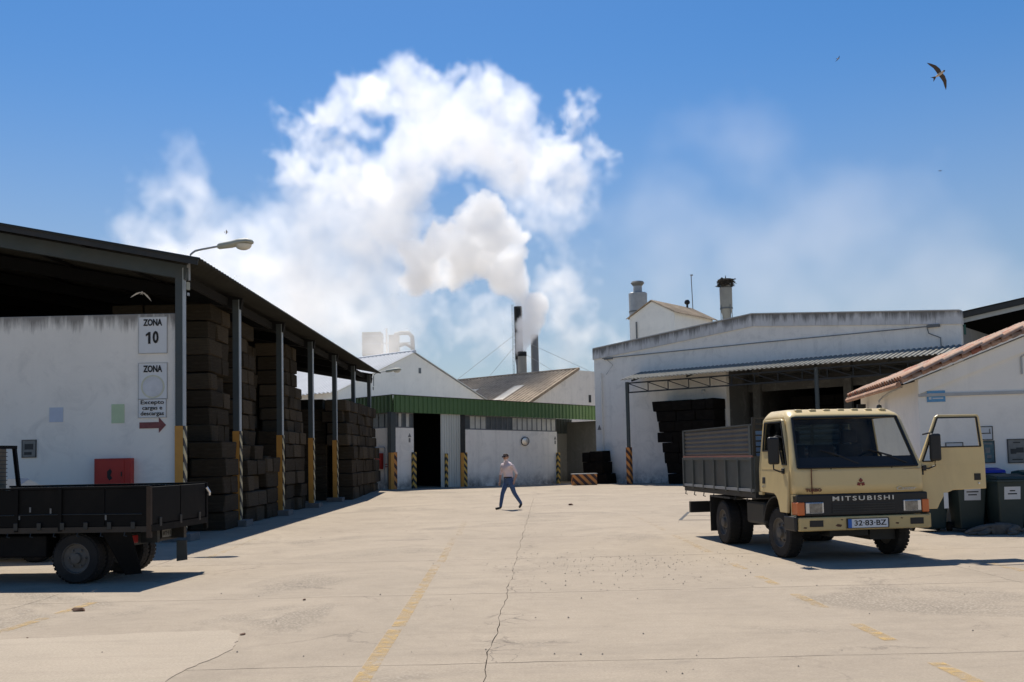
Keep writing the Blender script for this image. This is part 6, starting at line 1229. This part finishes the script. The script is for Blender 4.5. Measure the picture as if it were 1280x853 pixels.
# ================================================================ STEAM
def fbm(shape, base, octaves, seed, gain=0.5, billow=False):
    """numpy value noise over a grid; base = cells along each axis of the first octave"""
    r = np.random.default_rng(seed); out = np.zeros(shape, np.float32); amp = 1.0; tot = 0.0
    def wmat(n, cells, off):
        t = np.linspace(0, cells, n) + off; i0 = np.floor(t).astype(int); f_ = t - i0; f_ = f_ * f_ * (3 - 2 * f_); Wm = np.zeros((n, int(math.ceil(cells)) + 3), np.float32); Wm[np.arange(n), i0] = 1 - f_; Wm[np.arange(n), i0 + 1] += f_; return Wm
    b_ = np.array(base, float)
    for o_ in range(octaves):
        ws_ = [wmat(shape[a], b_[a], r.random()) for a in range(3)]; lat = r.standard_normal([w_.shape[1] for w_ in ws_]).astype(np.float32)
        v = np.einsum('abc,ia->ibc', lat, ws_[0], optimize=True); v = np.einsum('ibc,jb->ijc', v, ws_[1], optimize=True); v = np.einsum('ijc,kc->ijk', v, ws_[2], optimize=True)
        if billow: v = 0.8 - np.abs(v) * 1.4
        out += amp * v; tot += amp * amp; amp *= gain; b_ = b_ * 2.03
    return out / math.sqrt(tot)
def volume_object(name, dens, lo, hi, material, label):
    nx, ny, nz = dens.shape; me = bpy.data.meshes.new(name); me.vertices.add(nx * ny * nz); a = me.attributes.new('dens', 'FLOAT', 'POINT'); a.data.foreach_set('value', dens.ravel().astype(np.float32))
    o = bpy.data.objects.new(name, me); COL.objects.link(o); tag(o, label, None, None, 'stuff')
    g = bpy.data.node_groups.new(name + '_grid', 'GeometryNodeTree'); g.interface.new_socket('Geometry', in_out='INPUT', socket_type='NodeSocketGeometry'); g.interface.new_socket('Geometry', in_out='OUTPUT', socket_type='NodeSocketGeometry')
    n, l = g.nodes, g.links; gi = n.new('NodeGroupInput'); go = n.new('NodeGroupOutput')
    pos = n.new('GeometryNodeInputPosition'); sub = n.new('ShaderNodeVectorMath'); sub.operation = 'SUBTRACT'; l.new(pos.outputs[0], sub.inputs[0]); sub.inputs[1].default_value = lo
    mul = n.new('ShaderNodeVectorMath'); mul.operation = 'MULTIPLY'; l.new(sub.outputs[0], mul.inputs[0]); mul.inputs[1].default_value = [(k - 1) / (h_ - l_) for k, l_, h_ in zip((nx, ny, nz), lo, hi)]
    ad = n.new('ShaderNodeVectorMath'); ad.operation = 'ADD'; l.new(mul.outputs[0], ad.inputs[0]); ad.inputs[1].default_value = (0.5, 0.5, 0.5)
    fl = n.new('ShaderNodeVectorMath'); fl.operation = 'FLOOR'; l.new(ad.outputs[0], fl.inputs[0]); sp = n.new('ShaderNodeSeparateXYZ'); l.new(fl.outputs[0], sp.inputs[0])
    def M_(op, a_, b_):
        x = n.new('ShaderNodeMath'); x.operation = op
        for s_, v in ((x.inputs[0], a_), (x.inputs[1], b_)):
            if hasattr(v, 'is_linked'): l.new(v, s_)
            else: s_.default_value = v
        return x.outputs[0]
    def F2I(v): 
        x = n.new('FunctionNodeFloatToInt'); l.new(v, x.inputs[0]); return x.outputs[0]
    def IM(op, a_, b_):
        x = n.new('FunctionNodeIntegerMath'); x.operation = op
        for s_, v in ((x.inputs[0], a_), (x.inputs[1], b_)):
            if hasattr(v, 'is_linked'): l.new(v, s_)
            else: s_.default_value = v
        return x.outputs[0]
    ix = IM('ADD', IM('MULTIPLY', F2I(sp.outputs[0]), ny * nz), IM('ADD', IM('MULTIPLY', F2I(sp.outputs[1]), nz), F2I(sp.outputs[2])))
    na = n.new('GeometryNodeInputNamedAttribute'); na.data_type = 'FLOAT'; na.inputs[0].default_value = 'dens'
    si_ = n.new('GeometryNodeSampleIndex'); si_.data_type = 'FLOAT'; si_.domain = 'POINT'; l.new(gi.outputs[0], si_.inputs[0]); l.new(na.outputs[0], si_.inputs['Value']); l.new(ix, si_.inputs['Index'])
    vc = n.new('GeometryNodeVolumeCube'); l.new(si_.outputs[0], vc.inputs['Density']); vc.inputs['Min'].default_value = lo; vc.inputs['Max'].default_value = hi
    vc.inputs['Resolution X'].default_value = nx; vc.inputs['Resolution Y'].default_value = ny; vc.inputs['Resolution Z'].default_value = nz
    sm = n.new('GeometryNodeSetMaterial'); sm.inputs['Material'].default_value = material; l.new(vc.outputs[0], sm.inputs[0]); l.new(sm.outputs[0], go.inputs[0])
    md = o.modifiers.new('grid', 'NODES'); md.node_group = g; me.materials.append(material)
    return o
def steam_mat(name, aniso=0.35, colr=(0.985, 0.985, 0.985)):
    m = bpy.data.materials.new(name); m.use_nodes = True; n, l = m.node_tree.nodes, m.node_tree.links; n.clear(); out = n.new('ShaderNodeOutputMaterial'); pv = n.new('ShaderNodeVolumePrincipled')
    pv.inputs['Color'].default_value = (*colr, 1); pv.inputs['Density'].default_value = 1.0; pv.inputs['Density Attribute'].default_value = 'density'; pv.inputs['Anisotropy'].default_value = aniso; l.new(pv.outputs[0], out.inputs['Volume']); return m
DENSE = [(0.93, 95.05, 16.72, 0.4), (0.87, 95.13, 17.46, 0.55), (0.72, 95.23, 18.21, 0.79), (0.34, 95.46, 19.06, 1.03), (-0.2, 95.3, 19.7, 1.27), (-1.0, 95.6, 20.34, 1.43), (0.69, 94.44, 20.16, 1.18), (-1.94, 94.95, 20.8, 1.58), (-0.0, 95.7, 21.64, 1.6), (1.2, 95.09, 21.49, 0.63), (-2.9, 95.83, 22.06, 2.08), (-1.39, 94.2, 23.13, 2.04), (0.35, 94.96, 23.1, 1.35), (-4.07, 94.48, 21.24, 2.05), (-5.31, 95.08, 20.34, 1.9), (-7.31, 95.16, 21.05, 2.22), (-9.23, 94.15, 19.68, 1.73), (-6.02, 94.37, 22.71, 2.2), (-2.96, 94.58, 24.86, 1.89), (-1.83, 95.49, 26.45, 1.19), (-3.77, 95.29, 26.04, 1.11), (-0.87, 94.68, 25.65, 0.95), (-8.52, 95.47, 22.11, 1.59)]
SMALL = [(1.1, 91.9, 11.79, 0.46), (1.2, 92.04, 12.43, 0.54), (1.44, 91.85, 13.09, 0.69), (1.84, 91.75, 13.85, 0.84), (1.32, 92.14, 14.3, 0.61), (2.33, 91.84, 14.86, 0.92), (2.59, 91.83, 16.17, 0.99)]
MED = [(-9.43, 96.92, 24.76, 2.26), (-11.81, 96.49, 25.95, 2.25), (-13.48, 94.04, 26.99, 2.51), (-16.75, 96.97, 29.09, 2.42), (-18.84, 95.15, 29.12, 2.06), (-21.18, 95.61, 31.44, 1.91), (-22.34, 94.37, 32.72, 1.18), (-12.67, 97.26, 30.33, 2.92), (-9.67, 95.92, 28.64, 2.72), (-10.62, 97.79, 33.39, 3.42), (-7.65, 97.36, 35.29, 3.41), (-4.17, 93.8, 34.39, 3.28), (-0.98, 94.29, 35.14, 2.83), (1.41, 93.86, 34.69, 1.88), (-5.79, 93.08, 30.56, 2.95), (-2.22, 92.89, 31.22, 2.63), (0.95, 94.26, 31.99, 2.04), (-9.06, 95.53, 38.42, 2.87), (-11.23, 93.44, 38.89, 1.71), (-13.17, 95.71, 37.34, 2.23), (-15.82, 94.49, 37.19, 1.73), (-18.24, 94.54, 37.02, 1.34), (-20.9, 95.64, 36.82, 1.12), (-22.78, 94.97, 36.05, 0.79), (-8.69, 94.63, 40.95, 1.1), (-5.91, 94.96, 39.95, 1.27), (-3.36, 95.52, 38.95, 1.43), (-0.53, 93.86, 37.18, 1.41), (5.89, 96.22, 33.5, 1.44), (6.68, 93.91, 34.5, 1.25), (7.14, 95.39, 36.5, 0.87), (6.27, 95.34, 37.42, 0.56), (1.69, 93.49, 29.71, 1.71), (-7.68, 95.98, 26.8, 1.92), (-13.19, 94.58, 24.29, 1.73), (-19.25, 95.25, 30.71, 1.75), (-14.98, 93.74, 30.16, 1.41), (-10.75, 93.84, 21.65, 1.41), (7.63, 94.45, 33.12, 0.94), (5.43, 96.3, 31.3, 1.6), (3.34, 94.22, 31.51, 1.41), (4.63, 95.0, 33.78, 1.27), (7.32, 95.0, 31.92, 1.19), (4.37, 95.0, 30.1, 1.74), (2.39, 95.0, 27.94, 1.74), (8.22, 95.0, 32.47, 0.71), (6.44, 95.0, 35.39, 1.27), (5.31, 95.0, 35.41, 0.95), (0.49, 95.0, 29.37, 1.74), (-16.77, 95.0, 31.81, 1.43), (-20.37, 95.0, 34.77, 1.11)]
THIN = [(4.61, 97.74, 28.82, 2.44), (4.16, 98.42, 26.06, 2.79), (4.49, 102.72, 21.74, 2.04), (2.85, 96.76, 18.51, 1.29), (-35.41, 96.37, 24.39, 3.61), (-30.77, 97.13, 25.29, 4.45), (-25.42, 98.6, 23.84, 4.93), (-18.77, 94.34, 21.14, 5.5), (-27.96, 98.69, 19.71, 5.76), (-18.08, 99.02, 17.03, 5.78), (-33.91, 99.09, 19.92, 4.95), (-12.49, 94.75, 19.47, 3.95), (-3.13, 103.16, 16.11, 2.56), (5.05, 99.22, 17.75, 2.21), (6.6, 100.07, 13.8, 2.98), (-6.35, 101.54, 15.94, 2.52), (-24.21, 100.24, 16.51, 6.68), (-12.77, 96.3, 14.06, 3.61), (-19.38, 98.07, 34.53, 2.12), (-17.11, 97.09, 35.41, 1.62), (-0.33, 96.45, 28.99, 2.41), (-1.12, 96.54, 30.27, 2.09), (-20.61, 95.75, 27.19, 3.19), (-15.66, 94.95, 23.62, 3.96), (0.14, 99.47, 13.06, 2.22)]
VEIL = [(25.5, 121.14, 44.29, 5.05), (31.21, 124.17, 39.87, 7.24), (33.99, 116.55, 31.4, 8.26), (27.6, 115.12, 27.24, 8.63), (42.65, 125.26, 28.14, 9.39), (24.54, 120.32, 21.33, 8.02), (36.19, 118.76, 20.8, 10.89), (47.5, 117.16, 20.28, 8.79), (54.95, 120.9, 17.67, 8.06), (20.02, 122.35, 28.02, 6.12), (14.33, 119.63, 20.43, 6.98), (23.36, 119.62, 50.04, 3.99), (40.82, 115.2, 18.15, 8.64)]
def field(blobs, X, Y, Z):
    v = np.full(X.shape, -9.0, np.float32)
    for (x, y, z, r) in blobs:
        v = np.maximum(v, 1 - np.sqrt((X - x) ** 2 + (Y - y) ** 2 + (Z - z) ** 2) / r)
    return v
def grid(lo, hi, vox):
    n_ = [int(round((h_ - l_) / vox)) + 1 for l_, h_ in zip(lo, hi)]
    ax = [np.linspace(l_, h_, k, dtype=np.float32) for l_, h_, k in zip(lo, hi, n_)]
    return n_, np.meshgrid(*ax, indexing='ij')
lo, hi = (-39.0, 84.0, 9.0), (12.0, 108.0, 45.0)
VOX = 0.2
n_, (X, Y, Z) = grid(lo, hi, VOX)
cells = lambda s_: [(h_ - l_) / s_ for l_, h_ in zip(lo, hi)]
f1 = fbm(X.shape, cells(5.0), 6, 1, 0.6); f2_ = fbm(X.shape, cells(2.2), 4, 2, 0.6, billow=True)
wx, wy, wz = [fbm(X.shape, cells(4.2), 4, 31 + k, 0.55) for k in range(3)]
near = np.clip(np.sqrt((X - 0.9) ** 2 + (Y - 95) ** 2 + (Z - 16.4) ** 2) / 9.0, 0.06, 1.0)
def warp(a): return X + a * wx * near, Y + a * wy * near, Z + a * wz * near
NECK = [(x, y, z, r * 1.5) for (x, y, z, r) in DENSE[:5]]
SMALL2 = [(x, y, z, r * 1.3) for (x, y, z, r) in SMALL]
d_ = np.clip((field(NECK, *warp(0.5)) + 0.16 * f2_) * 6.0, 0, 1) * 1.0
d_ = np.maximum(d_, np.clip((field(DENSE, *warp(0.7)) + 0.26 * f2_ * (0.35 + 0.65 * near) + 0.04) * 6.0, 0, 1) * 0.95)
d_ = np.maximum(d_, np.clip((field(SMALL2, *warp(0.3)) + 0.16 * f2_ + 0.06) * 5.0, 0, 1) * 1.2)
d_ = np.maximum(d_, np.clip((field(MED, *warp(1.5)) + 0.34 * f1 + 0.12 * f2_ + 0.20) * 1.7, 0, 1) ** 1.3 * 0.26)
d_ = np.maximum(d_, np.clip((field(THIN, *warp(3.0)) + 0.11 * f1 + 0.42) * 0.80, 0, 1) ** 1.2 * 0.20)
for ax_ in range(3):                                   # fade to nothing at the faces of the grid
    sl = [slice(None)] * 3
    for e in (0, -1): sl[ax_] = e; d_[tuple(sl)] = 0
volume_object('smoke_plume', d_, lo, hi, steam_mat('white_smoke', 0.45, (0.998, 0.998, 0.998)), 'thick white smoke plume rising and drifting left from the black chimney')
lo2, hi2 = (4.0, 105.0, 12.0), (72.0, 135.0, 58.0)
n2, (X, Y, Z) = grid(lo2, hi2, 0.8); cells = lambda s_: [(h_ - l_) / s_ for l_, h_ in zip(lo2, hi2)]
VEIL = [b for b in VEIL if b[3] > 5.5]
va_, vb_ = fbm(X.shape, cells(13.0), 4, 41, 0.55), fbm(X.shape, cells(13.0), 4, 42, 0.55)
v_ = np.clip(field(VEIL, X + 4.5 * va_, Y, Z + 4.5 * vb_) + 0.30 * fbm(X.shape, cells(12.0), 5, 9, 0.6) + 0.10, 0, 1) * 0.021
for ax_ in range(3):
    sl = [slice(None)] * 3
    for e in (0, -1): sl[ax_] = e; v_[tuple(sl)] = 0
volume_object('steam_veil', v_, lo2, hi2, steam_mat('thin_steam', 0.3, (0.995, 0.995, 0.995)), 'thin veil of steam spread across the sky above the big white building')
